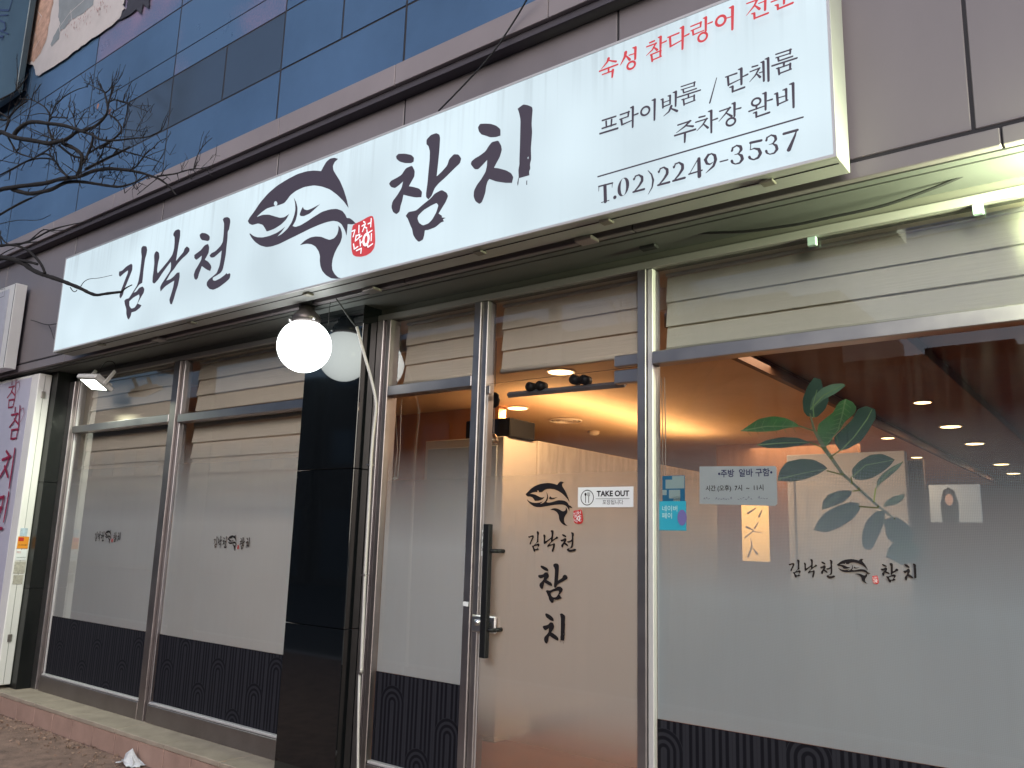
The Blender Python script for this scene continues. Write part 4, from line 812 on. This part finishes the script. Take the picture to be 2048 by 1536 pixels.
# ================================================================ cables, conduit
t = thing('plastic_conduit', 'thin pale conduit bending down the right side of the black pillar', 'conduit')
pts = [atY(u, v, -.17) for u, v in ((713.6,654),(722,685),(731,717),(742,755),(750,790),(753,815),(747,860),(742,920),(739,985),(735,1060),(730,1150),(726,1250),(722,1345))]
bm = bmesh.new(); add_tube(bm, smooth_line(pts, 2), .0085, 8); build('pipe', bm, mat('conduit_plastic', (.50,.47,.45), .5, var=.1), t, True)
pts = [atY(u, v, -.16) for u, v in ((719,1346),(717,1430),(716,1500),(716,1536),(716,1580))]; bm = bmesh.new(); add_tube(bm, pts, .007, 8); build('pipe', bm, MATS['conduit_plastic'], t, True)
for v in (930, 1150, 1345): p = atY(741-(v-930)*.045, v, -.16); box('clamp', p.x-.014, p.x+.014, -.18, -.15, p.z-.004, p.z+.004, STEELD, t)
def cable(label, px, r=.004, m=None, cat='cable', nm='cable', it=2):
    pts = [atY(*q) for q in px]; bm = bmesh.new(); add_tube(bm, smooth_line(pts, it), r, 6); return tag(build(nm, bm, m or BLK, None, True), label, cat)
cable('black cable dropping from the sign gap into the pale conduit', [(672,597,-.33),(683,612,-.28),(698,636,-.22),(713.6,655,-.17)], .0045)
cable('thin black cable rising from the top of the sign across the ledge', [(877,222,-.42),(930,168,-.42),(985,108,-.42),(1024,49,-.42),(1045,15,-.44),(1075,-40,-.5)], .0045)
cable('sagging black cable along the right soffit towards the floodlight', [(q[0]/3.737+1500, q[1]/3.737+250, -.12) for q in ((2030,200),(1850,265),(1700,330),(1480,430),(1270,510),(1050,590),(850,640),(600,690),(380,740),(200,765),(0,795))] + [(q[0]/3+1024, q[1]/3+384, -.12) for q in ((1200,245),(1050,250),(930,280),(850,300),(780,300))], .006)
cable('straight black cable just above the sagging one under the soffit', [(2040,301,-.19),(1900,334,-.20),(1767,362,-.20),(1640,393,-.20),(1500,424,-.20)], .006, it=0)
cable('loose black wire between the neighbouring sign and the lit sign', [(q[0]/5.4875, q[1]/5.4875+540, -.34) for q in ((340,550),(400,565),(470,592),(530,602),(560,600),(625,588))], .004)
cable('short wire hanging from the loose wire knot beside the lit sign', [(q[0]/5.4875, q[1]/5.4875+540, -.34) for q in ((535,605),(560,655),(595,760))], .003)
cable('short dark cable at the soffit beside the left floodlight', [(200,740,-.25),(212,722,-.22),(228,723,-.2),(232,735,-.2)], .003)
cable('thin wire hanging beside the globe lamp', [(661,604,-.3),(658,625,-.3),(657,650,-.3)], .002)
t = thing('clip_bracket', 'small dark junction clip on the soffit over the right post', 'clip'); p = atY(1296, 486, -.10)
box('clip_body', p.x-.03, p.x+.05, -.13, -.09, 1.325, 1.341, BLK, t, .003)

# ================================================================ torn banner on the blue panels
t = thing('torn_banner', 'peeling remains of a white printed banner on the blue panels at the top left', 'banner')
CT = Crop(0, 0, 5.907); by = -.318
bm_pts = [(455,-340),(440,0),(400,120),(350,270),(290,370),(265,520),(255,680),(300,740),(400,780),(420,880),(455,895),(640,780),(850,630),(1000,520),(1170,400),(1380,250),(1430,180),(1440,120),(1485,100),(1450,60),(1470,0),(1520,-300)]
def bpoly(name, pts, m, y, jit=0):
    P_ = CT(pts, by); 
    if jit:
        Q = []
        for a, b in zip(P_, P_[1:]+P_[:1]):
            for k in range(4): Q.append(a.lerp(b, k/4) + Vector((random.uniform(-jit, jit), random.uniform(-jit, jit))))
        P_ = Q
    ik = Ink(y); ik.poly(P_); return ik.done(name, m, t)
bpoly('torn_sheet', bm_pts, mat('banner_white', (.46,.42,.42), .8, var=.08, vscale=5), by, .010)
bpoly('torn_print', [(455,-340),(440,0),(408,120),(358,270),(300,370),(275,520),(265,680),(300,715),(400,740),(430,690),(500,600),(560,420),(600,200),(640,0),(650,-340)], mat('banner_orange', (.42,.26,.20), .8, var=.45, vscale=14), by-.002, .014)
bpoly('torn_print', [(700,-340),(700,0),(690,200),(715,280),(640,420),(600,520),(610,550),(700,460),(712,370),(770,330),(850,235),(980,160),(1100,60),(1150,-340)], mat('banner_grey', (.20,.22,.24), .8, var=.15, vscale=8), by-.002, .006)
ik = Ink(by-.004)
for _ in range(75):
    k = random.random(); u_ = 790+520*k+random.gauss(0, 28); v_ = 380-350*k+random.gauss(0, 45); a = random.uniform(.9, 1.9); l_ = random.uniform(8, 42)
    p = CT([(u_, v_), (u_-l_*math.cos(a)*.5, v_+l_*math.sin(a))], by); ik.stroke(p, [random.uniform(.003,.012), .002], 4)
o = ik.done('torn_flecks', mat('banner_red', (.30,.14,.13), .8, var=.3, vscale=20), t); o['kind'] = 'stuff'
ik = Ink(by-.003)
for s_ in ([(700,330),(820,160),(1000,0)],[(850,235),(840,120)],[(715,390),(690,250)],[(470,480),(400,600)],[(440,120),(500,200),(450,300)],[(380,340),(430,420),(380,560)]):
    ik.stroke(CT(s_, by), [.007]*len(s_), 5)
ik.done('crease', MATS['banner_white'], t)
bpoly('torn_shadow', [(1500,-340),(1500,0),(1490,100),(1445,130),(1400,235),(1500,185),(1600,110),(1660,165),(1680,50),(1750,95),(1760,0),(1770,-300)], mat('torn_shadow_dark', (.035,.035,.05), .8, var=.3, vscale=14), by+.004, .006)  # shadow at the torn edge, laid in as a flat dark shape
# the neighbour's hanging board, top left corner
t = thing('hanging_signboard', 'dark teal signboard with navy letters cut off at the top left corner', 'sign')
Yb = -.42; p1 = atY(32, 181, Yb); box('board', p1.x-2.2, p1.x, Yb, Yb+.06, p1.z, 6.6, mat('teal_board', (.045,.075,.095), .35, var=.3, vscale=1.5), t, .006)
ik = Ink(Yb-.004); 
for s_, w_ in (([(-60,60),(-20,120),(110,125),(150,0),(150,-120)],22),([(-80,190),(100,178)],14),([(0,240),(60,270),(70,340),(20,370),(-60,340)],20),([(20,370),(105,405)],14),([(-20,440),(45,430),(30,470)],22)):
    P_ = CT(s_, Yb); ik.stroke(P_, [w_*.0010]*len(P_), 8)
ik.done('navy_lettering', mat('navy_letters', (.025,.04,.10), .5), t)
# neighbour's fascia box sign, left edge
t = thing('neighbour_sign_box', 'pale grey box sign of the next shop at the left edge, unlit', 'sign')
box('sign_body', -12.5, -7.86, -.43, -.335, 1.365, 2.14, WHITE, t, .004); box('sign_face', -12.45, -7.98, -.437, -.4305, 1.40, 2.10, mat('box_face', (.50,.49,.54), .5, var=.06), t)
box('corner_seam', -7.876, -7.870, -.4325, -.4305, 1.37, 2.13, JOINT, t)
ik = Ink(-.438); a = atY(0, 598, -.438); b = atY(10, 576, -.438)
for s_ in ([(0,580),(10,577),(8.5,592),(0,595.5)],[(5.5,583),(4.5,588)]): ik.stroke([(lambda q: (q.x, q.z))(atY(u, v, -.438)) for u, v in s_], [.004]*len(s_), 4)
ik.done('printed_frame', INK, t)
box('mount', -8.4, -8.3, -.334, -.301, 1.5, 1.6, STEELD, t)
# chicken shop standing sign
t = thing('vertical_sign', 'white upright sign with magenta Korean letters at the left edge', 'sign')
box('cabinet', -9.3, -7.545, -.262, -.152, -1.27, 1.315, WHITE, t, .006); box('sign_face', -9.28, -7.68, -.2655, -.2625, -1.20, 1.29, mat('lavender_face', (.50,.48,.58), .4, var=.05), t)
box('side_seam', -7.5445, -7.543, -.212, -.208, -1.26, 1.30, mat('seam_grey', (.3,.29,.28), .6), t)
for z in (1.13, -.9): box('hinge', -7.544, -7.536, -.226, -.194, z-.03, z+.03, STEELD, t, .002)
CH = Crop(0, 720, 4.043); ik = Ink(-.2675)
def hs(lst, w_, f=lambda q: q):
    for s_ in lst:
        P_ = [(lambda p: Vector((p.x, p.z)))(atY(f(q)[0]/4.043, 720+f(q)[1]/4.043, -.2675)) for q in s_]; ik.stroke(P_, [w_*.00135]*len(P_), 8)
ch = [[(98,170),(96,200)],[(72,222),(118,212)],[(110,212),(92,262),(60,305)],[(92,250),(122,288)],[(132,160),(122,310)],[(75,325),(70,386),(106,380),(120,318),(75,325)]]
hs(ch, 11); hs([[(133,190),(158,174),(163,215),(138,270)]], 4)
f2 = lambda q: (q[0]*1.18+12, (q[1]-160)*1.18+372)
hs(ch, 13, f2); hs([[(133,190),(158,174),(163,215),(138,270)]], 5, f2)
hs([[(60,738),(80,768)],[(28,808),(95,780)],[(86,782),(60,860),(8,950)],[(48,860),(74,945)],[(132,718),(112,860),(86,1032)]], 19)
hs([[(-30,1130),(45,1104)],[(42,1108),(20,1220),(-10,1290)],[(-30,1205),(28,1192)],[(86,1072),(66,1190),(44,1305)],[(-70,1290),(-64,1362),(32,1362)]], 19)
ik.done('magenta_lettering', REDP, t)['kind'] = 'stuff'
# stickers on its right side face (x = -7.545)
st_ = thing('sticker_cluster', 'orange and white phone number stickers on the side of the upright white sign', 'sticker')
def side_text(body, size, m, yc, z, par, sx=1.0):
    o = text(body, size, m, 0, 0, 0, par, sx=sx); o.data.transform(Matrix(((0,0,0,-7.5405),(1,0,0,yc),(0,0,1,z),(0,0,0,1)))); return o
def sidecard(nm, za, zb, m, y0=-.250, y1=-.165): return box(nm, -7.5435, -7.5415, y0, y1, za, zb, m, st_)
zz = lambda v: atX(40, v, -7.545).z
sidecard('orange_sticker', zz(1097), zz(1073), mat('sticker_orange', (.70,.26,.02), .5)); sidecard('red_strip', zz(1082), zz(1075), mat('sticker_red', (.45,.02,.02), .5), -.246, -.205).location.x = .001
side_text('010 3892 8829', .013, INK, -.207, zz(1090), st_, .9)
sidecard('card_sticker', zz(1120), zz(1100), PAPER); side_text('카드', .020, MATS['sticker_red'], -.230, zz(1105), st_); side_text('010-5959-8757', .012, INK, -.207, zz(1115), st_, .95)
sidecard('torn_sticker', zz(1147), zz(1123), mat('old_sticker', (.45,.42,.36), .8, var=.4, vscale=60)); sidecard('torn_sticker', zz(1072), zz(1056), mat('pale_blue_sticker', (.42,.52,.60), .7, var=.3, vscale=60), -.240, -.185)
sidecard('torn_sticker', zz(1168), zz(1150), MATS['old_sticker'], -.245, -.170)
# crumpled paper
t = thing('crumpled_paper', 'crumpled white paper scrap lying on the pavement against the step', 'litter')
c0 = atY(262, 1520, -.33); bm = bmesh.new(); c0.y = -.33; rr = random.Random(3)
gx, gy = 9, 9; vv = []
for i in range(gx):
    for j in range(gy):
        a, b = i/(gx-1)-.5, j/(gy-1)-.5; h = max(0, .055-.12*math.hypot(a, b)) + rr.uniform(0, .022)
        vv.append(bm.verts.new((c0.x + a*.19 + rr.uniform(-.012,.012), c0.y + b*.10 + rr.uniform(-.01,.01), GZ+.006+h*(1.4 if abs(a) < .25 else .7))))
for i in range(gx-1):
    for j in range(gy-1): bm.faces.new((vv[i*gy+j], vv[(i+1)*gy+j], vv[(i+1)*gy+j+1], vv[i*gy+j+1]))
build('paper_sheet', bm, mat('litter_paper', (.62,.62,.66), .8, var=.25, vscale=30), t)

# ================================================================ bare street tree reaching in from the left
T = thing('bare_tree', 'leafless street tree whose dark branches reach in from the left edge', 'tree')
K1 = Crop(0,130,5.908); K2 = Crop(200,130,5.908); K3 = Crop(0,370,5.908)
tr = Vector((-7.55, -1.35, 0))
bm = bmesh.new(); tk = [Vector((tr.x-.1, tr.y-.05, GZ-.05)), Vector((tr.x-.06, tr.y, -.6)), Vector((tr.x, tr.y, .4)), Vector((tr.x+.03, tr.y+.02, 1.4)), Vector((tr.x-.03, tr.y, 2.4)), Vector((tr.x-.1, tr.y, 3.6)), Vector((tr.x-.15, tr.y-.1, 5.0))]
add_tube(bm, smooth_line(tk, 2), .13, 12, True, .045); build('trunk', bm, BARK, T, True)
for k in range(9):
    z = 2.6 + k*.28; a = PI*.75 + random.uniform(-.9, 2.6); p = Vector((tr.x-.05-.02*k, tr.y, z)); q = p + Vector((math.cos(a)*.7, math.sin(a)*.5, .55)); r_ = q + Vector((math.cos(a+.4)*.5, math.sin(a+.4)*.4, .6))
    bm = bmesh.new(); add_tube(bm, smooth_line([p, q, r_]), .028, 7, True, .005); build('branch', bm, BARK, T, True)
def branch(crop, pts, w0, w1, y0=-1.2, y1=None, root=False, par=None):
    y1 = y0 if y1 is None else y1; n = len(pts); P_ = []
    for i, (a, b) in enumerate(pts):
        y = y0 + (y1-y0)*i/max(1, n-1) + random.uniform(-.012, .012); P_.append(atY(crop.u+a/crop.k, crop.v+b/crop.k, y))
    sc_ = (P_[0]-CAM).length/FPX/crop.k/2
    if root: P_ = [Vector((tr.x+.02, tr.y, P_[0].z-.25)), (P_[0]+Vector((tr.x, tr.y, P_[0].z-.15)))/2] + P_
    P_ = smooth_line(P_, 2); m_ = len(P_)
    rad = [max(.0016, sc_*(w0 + (w1-w0)*i/(m_-1)))*random.uniform(.9, 1.12) for i in range(m_)]
    bm = bmesh.new(); add_tube(bm, P_, .01, 7 if w0 > 15 else 5, True, radii=rad)
    if crop.v < 300 and len(P_) > 4:
        for _ in range(5 if w0 > 15 else 3):
            i = random.randrange(1, m_-1); d = (P_[i+1]-P_[i-1]).normalized(); sd_ = random.choice((-1, 1)); L_ = random.uniform(.04, .17)
            q = P_[i]; e1 = q + (d*.7 + Vector((-d.z*.4, random.uniform(-.3,.3), d.x*.8))*sd_)*L_*.5; e2 = e1 + (d*.9 + Vector((random.uniform(-.4,.4), 0, random.uniform(-.3,.5))))*L_*.5
            rr_ = min(rad[i]*.7, .0042); add_tube(bm, [q, e1, e2], rr_, 4, False, .0012)
            if random.random() < .6: add_tube(bm, [e1, e1+Vector((random.uniform(-.05,.05), random.uniform(-.02,.02), random.uniform(.01,.07)))], .0022, 4, False, .001)
    return build('branch' if w0 > 15 else 'twig', bm, BARK, par or T, True)
b1 = branch(K1, [(0,780),(60,810),(150,850),(250,872),(380,890),(480,910),(580,930),(660,910),(750,890)], 48, 34, -1.25, -1.2, True)
b2 = branch(K1, [(150,850),(200,770),(280,705),(360,672),(460,672),(560,690),(680,700),(800,725),(900,760),(1000,795)], 42, 26, -1.22)
b3 = branch(K1, [(750,895),(830,850),(900,790),(1000,770),(1100,740),(1180,680),(1250,600),(1275,540),(1270,460),(1245,370),(1235,320)], 36, 15, -1.2, -1.15)
b4 = branch(K1, [(0,1470),(120,1450),(250,1430),(400,1415),(560,1395),(700,1350),(820,1335),(950,1320),(1050,1270),(1150,1240),(1300,1220),(1450,1235),(1536,1245)], 46, 24, -1.1, -1.05, True)
b5 = branch(K1, [(150,1470),(260,1505),(360,1525),(500,1500),(620,1470),(740,1400),(850,1375),(980,1380),(1120,1400),(1260,1425),(1380,1440),(1450,1435),(1536,1410)], 44, 16, -1.08, -1.0)
b6 = branch(K3, [(0,850),(120,870),(220,900),(300,935),(370,1000),(470,1045),(560,1075),(700,1120),(850,1180),(960,1225),(1050,1275),(1140,1305),(1240,1285),(1440,1262)], 62, 20, -1.0, -.9, True)
b7 = branch(K3, [(0,715),(110,705),(220,720),(310,760),(400,830),(470,910),(510,980),(530,1040)], 22, 26, -1.02, -.98)
b8 = branch(K1, [(750,930),(850,970),(930,1020),(980,1080),(960,1150),(950,1230),(910,1300)], 40, 34, -1.18, -1.1)
b9 = branch(K2, [(0,1240),(120,1225),(250,1235),(380,1250),(500,1275),(600,1310),(680,1335),(760,1385),(830,1450),(900,1536)], 34, 14, -1.05, -.95)
b10 = branch(K2, [(680,1315),(780,1300),(900,1285),(1000,1250),(1110,1225),(1220,1225),(1330,1245)], 20, 8, -1.0, -.95)
branch(K3, [(0,850),(120,870),(260,890),(370,915),(440,935)], 30, 24, -.99)
TW = [(K1,[(1235,320),(1180,290),(1110,260),(1050,225),(990,205)],14,6,b3),(K1,[(1235,320),(1200,270),(1160,210),(1145,140)],12,5,b3),(K1,[(1245,330),(1300,290),(1325,230),(1325,170)],14,5,b3),(K1,[(1325,260),(1380,210),(1408,170)],10,5,b3),(K1,[(1325,265),(1440,240)],10,4,b3),
 (K1,[(1110,260),(1070,150)],8,4,b3),(K1,[(1200,280),(1180,200),(1130,180)],7,4,b3),(K1,[(1270,480),(1295,400),(1320,300),(1320,240)],14,8,b3),(K1,[(1280,440),(1360,405),(1450,430),(1536,455)],12,10,b3),
 (K1,[(1240,610),(1180,550),(1100,495)],8,4,b3),(K1,[(1300,590),(1380,640),(1450,760),(1400,830),(1300,900),(1150,980),(1050,1040)],14,22,b3),
 (K1,[(620,890),(590,800),(560,720),(600,610),(680,620),(800,625)],22,10,b1),(K1,[(600,610),(540,500),(440,440),(360,405),(225,400)],16,7,b1),(K1,[(600,590),(480,565),(350,600),(230,590)],10,5,b1),(K1,[(660,610),(700,560),(640,480),(540,460),(610,430)],9,5,b1),
 (K1,[(370,410),(400,330),(450,280),(475,230)],9,8,b1),(K1,[(370,400),(310,350)],7,4,b1),(K1,[(380,400),(345,560),(330,650)],7,6,b1),(K1,[(650,880),(560,850),(450,790),(320,735),(140,650)],14,5,b1),(K1,[(600,860),(480,830),(400,800),(300,740)],12,6,b1),
 (K1,[(900,770),(880,640),(850,560),(800,480)],14,5,b2),(K1,[(890,740),(940,660),(1000,560),(1050,550)],10,5,b2),(K1,[(860,720),(800,650),(700,560),(550,460)],10,5,b2),(K1,[(900,640),(1000,620),(1130,630)],7,4,b2),(K1,[(870,600),(820,520),(830,480)],6,4,b2),(K1,[(1000,700),(930,590),(860,540)],8,4,b2),
 (K1,[(1000,795),(1100,830),(1170,880),(1300,895),(1440,885),(1536,870)],24,14,b2),(K1,[(1110,740),(1250,770),(1335,725)],10,5,b3),(K1,[(1180,690),(1160,900),(1180,980)],10,8,b3),(K1,[(1100,800),(1090,930),(1040,1040),(1010,1120)],20,26,b2),
 (K1,[(1080,930),(1160,1030),(1210,1110),(1220,1210)],12,8,b4),(K1,[(960,820),(1060,930),(1140,1010)],9,8,b2),(K1,[(800,1320),(720,1240),(660,1150),(600,1070),(520,1040),(400,1100),(300,1140)],22,12,b4),(K1,[(690,1180),(640,1120),(540,1100),(420,1105),(280,1150),(140,1230),(0,1300)],16,16,b4),
 (K1,[(780,1310),(680,1230),(560,1155)],10,5,b4),(K1,[(900,1270),(800,1200),(720,1145)],12,6,b4),(K1,[(100,860),(150,950),(200,1040),(330,1080),(420,1105)],18,10,b1),(K1,[(240,900),(320,980),(460,1060)],10,5,b1),(K1,[(0,1125),(120,1150),(230,1170)],9,6,b4),(K1,[(0,930),(100,1000),(200,1040)],9,8,b1),
 (K1,[(620,950),(560,1010),(450,1080),(380,1110)],12,8,b1),(K1,[(630,960),(660,1080),(690,1170)],9,6,b4),(K1,[(700,950),(780,1020),(860,1075),(950,1095)],22,20,b8),(K1,[(640,830),(720,900)],8,6,b1),(K1,[(660,830),(740,740)],7,4,b1),
 (K1,[(1000,1140),(1100,1160),(1200,1190),(1350,1160)],10,6,b4),(K1,[(1140,1040),(1210,1110)],8,6,b4),(K1,[(1010,1230),(1200,1130),(1400,1040),(1536,970)],22,18,b4),(K1,[(1200,1400),(1230,1300),(1320,1305)],10,5,b5),(K1,[(1060,1370),(1110,1300),(1150,1260)],9,6,b5),(K1,[(1200,1330),(1300,1340),(1400,1370),(1490,1400)],8,5,b5),
 (K2,[(50,960),(150,980),(270,1015),(400,1050),(530,1085),(640,1120),(750,1165)],18,7,b9),(K2,[(380,1240),(440,1190),(500,1100),(540,1050),(640,970),(700,900),(780,865)],16,5,b9),(K2,[(540,1050),(515,960),(515,920)],8,4,b9),(K2,[(500,1100),(620,1050),(780,990)],10,5,b9),(K2,[(400,1230),(400,1130),(370,1030)],9,5,b9),
 (K2,[(380,1230),(310,1130),(215,1090)],8,5,b9),(K2,[(430,1250),(430,1360)],8,5,b9),(K2,[(440,1200),(560,1190),(660,1185)],7,4,b9),(K2,[(620,1250),(700,1130),(760,1020)],9,5,b9),(K2,[(1110,1225),(1130,1130),(1170,1020),(1250,920),(1325,860)],14,5,b10),(K2,[(965,1260),(965,1190)],6,4,b10),(K2,[(1040,1240),(1180,1260)],6,4,b10),(K2,[(1180,1225),(1360,1180)],7,4,b10),
 (K2,[(120,590),(200,650),(270,760),(200,840),(100,930),(0,990)],14,18,b3),(K2,[(270,765),(360,765),(430,775),(530,790)],9,5,b3),(K2,[(430,780),(450,720),(490,655)],8,4,b3),(K2,[(450,780),(580,725)],6,4,b3),(K2,[(200,850),(400,850),(440,780)],8,5,b3),(K2,[(0,880),(100,900),(240,885),(400,865),(560,855),(680,800),(740,760),(800,600)],20,5,b2),
 (K2,[(120,390),(200,420),(310,455),(420,490),(560,550)],12,5,b3),(K2,[(320,450),(340,350)],7,4,b3),(K2,[(270,440),(290,340)],7,4,b3),(K2,[(330,460),(310,600),(280,760)],10,7,b3),(K2,[(420,480),(600,480)],5,3,b3),(K2,[(310,600),(340,545)],6,4,b3),
 (K2,[(150,1430),(210,1310),(240,1250)],8,6,b5),(K2,[(0,1330),(70,1300),(140,1300)],7,4,b5),(K2,[(330,1420),(450,1370),(560,1310)],14,16,b5),(K2,[(240,1260),(290,1330)],5,3,b5),(K2,[(680,1340),(600,1400),(440,1530)],10,7,b9),
 (K3,[(0,720),(180,700),(320,680),(460,670)],24,9,b7),(K3,[(180,715),(300,680),(400,640),(580,540),(700,500),(900,455),(1080,425)],22,8,b7),(K3,[(330,670),(430,590),(510,520),(620,540),(740,540),(860,515)],12,8,b7),(K3,[(510,520),(720,580)],7,4,b7),(K3,[(0,830),(80,780),(180,740)],12,8,b6),(K3,[(20,700),(0,600),(10,540)],14,8,b7),(K3,[(10,610),(60,680),(110,705)],14,12,b7),
 (K3,[(0,460),(120,430),(250,410),(460,425),(600,350)],9,4,b5),(K3,[(0,350),(120,280),(260,200),(370,155)],20,16,b5),(K3,[(950,1205),(990,1140),(1060,1105),(1150,1105),(1325,1065)],8,4,b6),(K3,[(830,1210),(860,1255),(890,1265),(910,1240)],9,7,b6),(K3,[(1440,1260),(1480,1220),(1560,1180)],18,10,b6),
 (K1,[(0,410),(100,360),(200,300),(310,155)],18,8,b1),(K1,[(0,640),(80,660),(150,560),(250,470),(320,430)],22,10,b1),(K1,[(200,300),(260,235)],8,5,b1),(K1,[(180,300),(300,300)],8,4,b1),(K1,[(190,290),(210,100),(200,0)],12,5,b1),(K1,[(60,780),(120,640),(0,560)],14,18,b1),
 (K1,[(700,430),(760,370),(900,290),(1030,255)],12,6,b1),(K1,[(600,600),(650,480),(700,430)],12,10,b1)]
for cr_, pts, w0, w1, par in TW:
    yb = {b1:-1.2,b2:-1.2,b3:-1.15,b4:-1.08,b5:-1.02,b6:-.93,b7:-1.0,b8:-1.12,b9:-1.0,b10:-.97}[par]
    branch(cr_, pts, w0*1.1, w1*1.05, yb, yb, False, par)
for u, v in ((1155, 485), (1295, 545)):
    p = atY(u/5.908, 130+v/5.908, -1.15); bm = bmesh.new(); r_ = .014
    vs_ = [bm.verts.new(p+Vector(q)) for q in ((0,0,.02),(-.009,0,.008),(-.008,.004,-.014),(0,-.003,-.024),(.010,0,-.010),(.010,.004,.010))]; bm.faces.new(vs_); build('dry_leaf', bm, mat('dry_leaf', (.30,.13,.08), .8), b3)

# ================================================================ across the street (seen only in the reflections)
def far_building(label, x0, x1, y, h, m, seed, step=None):
    t = thing('opposite_building', label, 'building', 'buildings across the street'); r = random.Random(seed)
    box('wall', x0, x1, y-6, y, GZ-.13, h, m, t)
    if step: box('roof_block', step[0], step[1], y-4, y-1, h, h+step[2], m, t)
    wz = GZ+1.2
    while wz < h-1.2:
        x = x0+.6
        while x < x1-1.4: box('window', x, x+1.1, y-.02, y+.03, wz, wz+1.1, DGLASS, t); x += 1.9
        wz += 2.6
    box('shop_front', x0+.4, x1-.4, y, y+.06, GZ+.1, GZ+2.3, mat('shutter', (.10,.10,.11), .6), t)
    return t
DK = mat('opposite_wall', (.10,.085,.085), .8, var=.2); DK2 = mat('opposite_wall_brown', (.13,.09,.07), .8, var=.2)
far_building('low brown building across the street, mirrored in the glass', -22, -13.5, -15, 6.3, DK2, 1)
far_building('dark flat roofed building across the street with a rooftop block', -13.2, -5.05, -15, 5.7, DK, 2, (-9.0,-6.6,.5))
far_building('taller grey building across the street behind the viewer', -5.0, 6, -15, 4.05, DK, 3, (-3.6,-1.9,.35))
far_building('wide brown building across the street on the far left', -42, -22.4, -15, 5.4, DK2, 4)
t = thing('utility_pole', 'concrete utility pole with transformers across the street, mirrored in the upper glass', 'pole'); px_, py_ = -8.9, -9.5
bm = bmesh.new(); add_cyl(bm, (px_, py_, GZ-.13), (px_, py_, 8.2), .17, .11); build('shaft', bm, mat('concrete', (.25,.24,.23), .8), t, True)
for z, w_ in ((7.3, .9), (6.6, .8)): box('crossarm', px_-w_, px_+w_, py_-.05, py_+.05, z, z+.1, STEELD, t)
for dx in (-.45, .45): bm = bmesh.new(); add_cyl(bm, (px_+dx, py_, 5.5), (px_+dx, py_, 6.3), .2); build('transformer', bm, mat('transformer_grey', (.2,.2,.2), .6), t, True)
for i, (z, dy) in enumerate(((7.4,0),(7.35,.3),(6.7,.1),(5.2,.05),(5.0,.2))):
    pts = [Vector((-40+5*k, py_+dy, z-.5+.5*((k-6)/6)**2 if k < 12 else z)) for k in range(13)]+[Vector((28, py_+dy, z-.2))]
    tag(tube('power_line', pts, .012, BLK, None, 5), ('highest', 'second highest', 'middle', 'fourth highest', 'lowest')[i]+' of the sagging power lines across the street mirrored in the upper glass', 'cable', 'overhead lines across the street')
t = thing('street_tree', 'bare tree across the street, mirrored faintly in the right window', 'tree'); rt = random.Random(5)
bx_, by_ = -6.2, -8.6; bm = bmesh.new(); add_cyl(bm, (bx_, by_, GZ-.13), (bx_+.1, by_, 1.6), .15, .10, 10); build('trunk', bm, BARK, t, True)
bm = bmesh.new()
def grow(p, d, l, r, n):
    q = p + d*l; add_tube(bm, [p, (p+q)/2+Vector((rt.uniform(-.06,.06), rt.uniform(-.06,.06), .03)), q], r, 5, False, r*.65)
    if n:
        for _ in range(3): grow(q, (d+Vector((rt.uniform(-.75,.75), rt.uniform(-.75,.75), rt.uniform(-.15,.45)))).normalized(), l*.72, r*.6, n-1)
for k in range(4): grow(Vector((bx_+.1, by_, 1.5)), Vector((rt.uniform(-.7,.7), rt.uniform(-.6,.6), 1)).normalized(), 1.0, .06, 4)
build('branches', bm, BARK, t)

# ================================================================ pull cords of the blinds
for lab, lst, y in (('thin pull cords of the blind hanging behind the pane beside the black pillar', ([(790,800),(795,900),(788,960),(792,1010)],[(803,800),(800,900),(795,958)]), .08),
                 ('pair of thin blind cords at the left edge of the large right window', ([(1323,755),(1325,850),(1326,950)],[(1329,755),(1331,850),(1331,950)]), .08)):
    t = thing('blind_cord', lab, 'cord')
    for q in lst:
        bm = bmesh.new(); add_tube(bm, [atY(u, v, y) for u, v in q], .0022, 5); build('cord', bm, mat('cord_beige', (.5,.44,.36), .8), t)
    if y and '790' in str(lst): p = atY(786, 958, .07); bm = bmesh.new(); add_tube(bm, [p+Vector((-.02,0,-.006)), p+Vector((.025,0,.006))], .008, 6); build('knot', bm, MATS['cord_beige'], t, True)
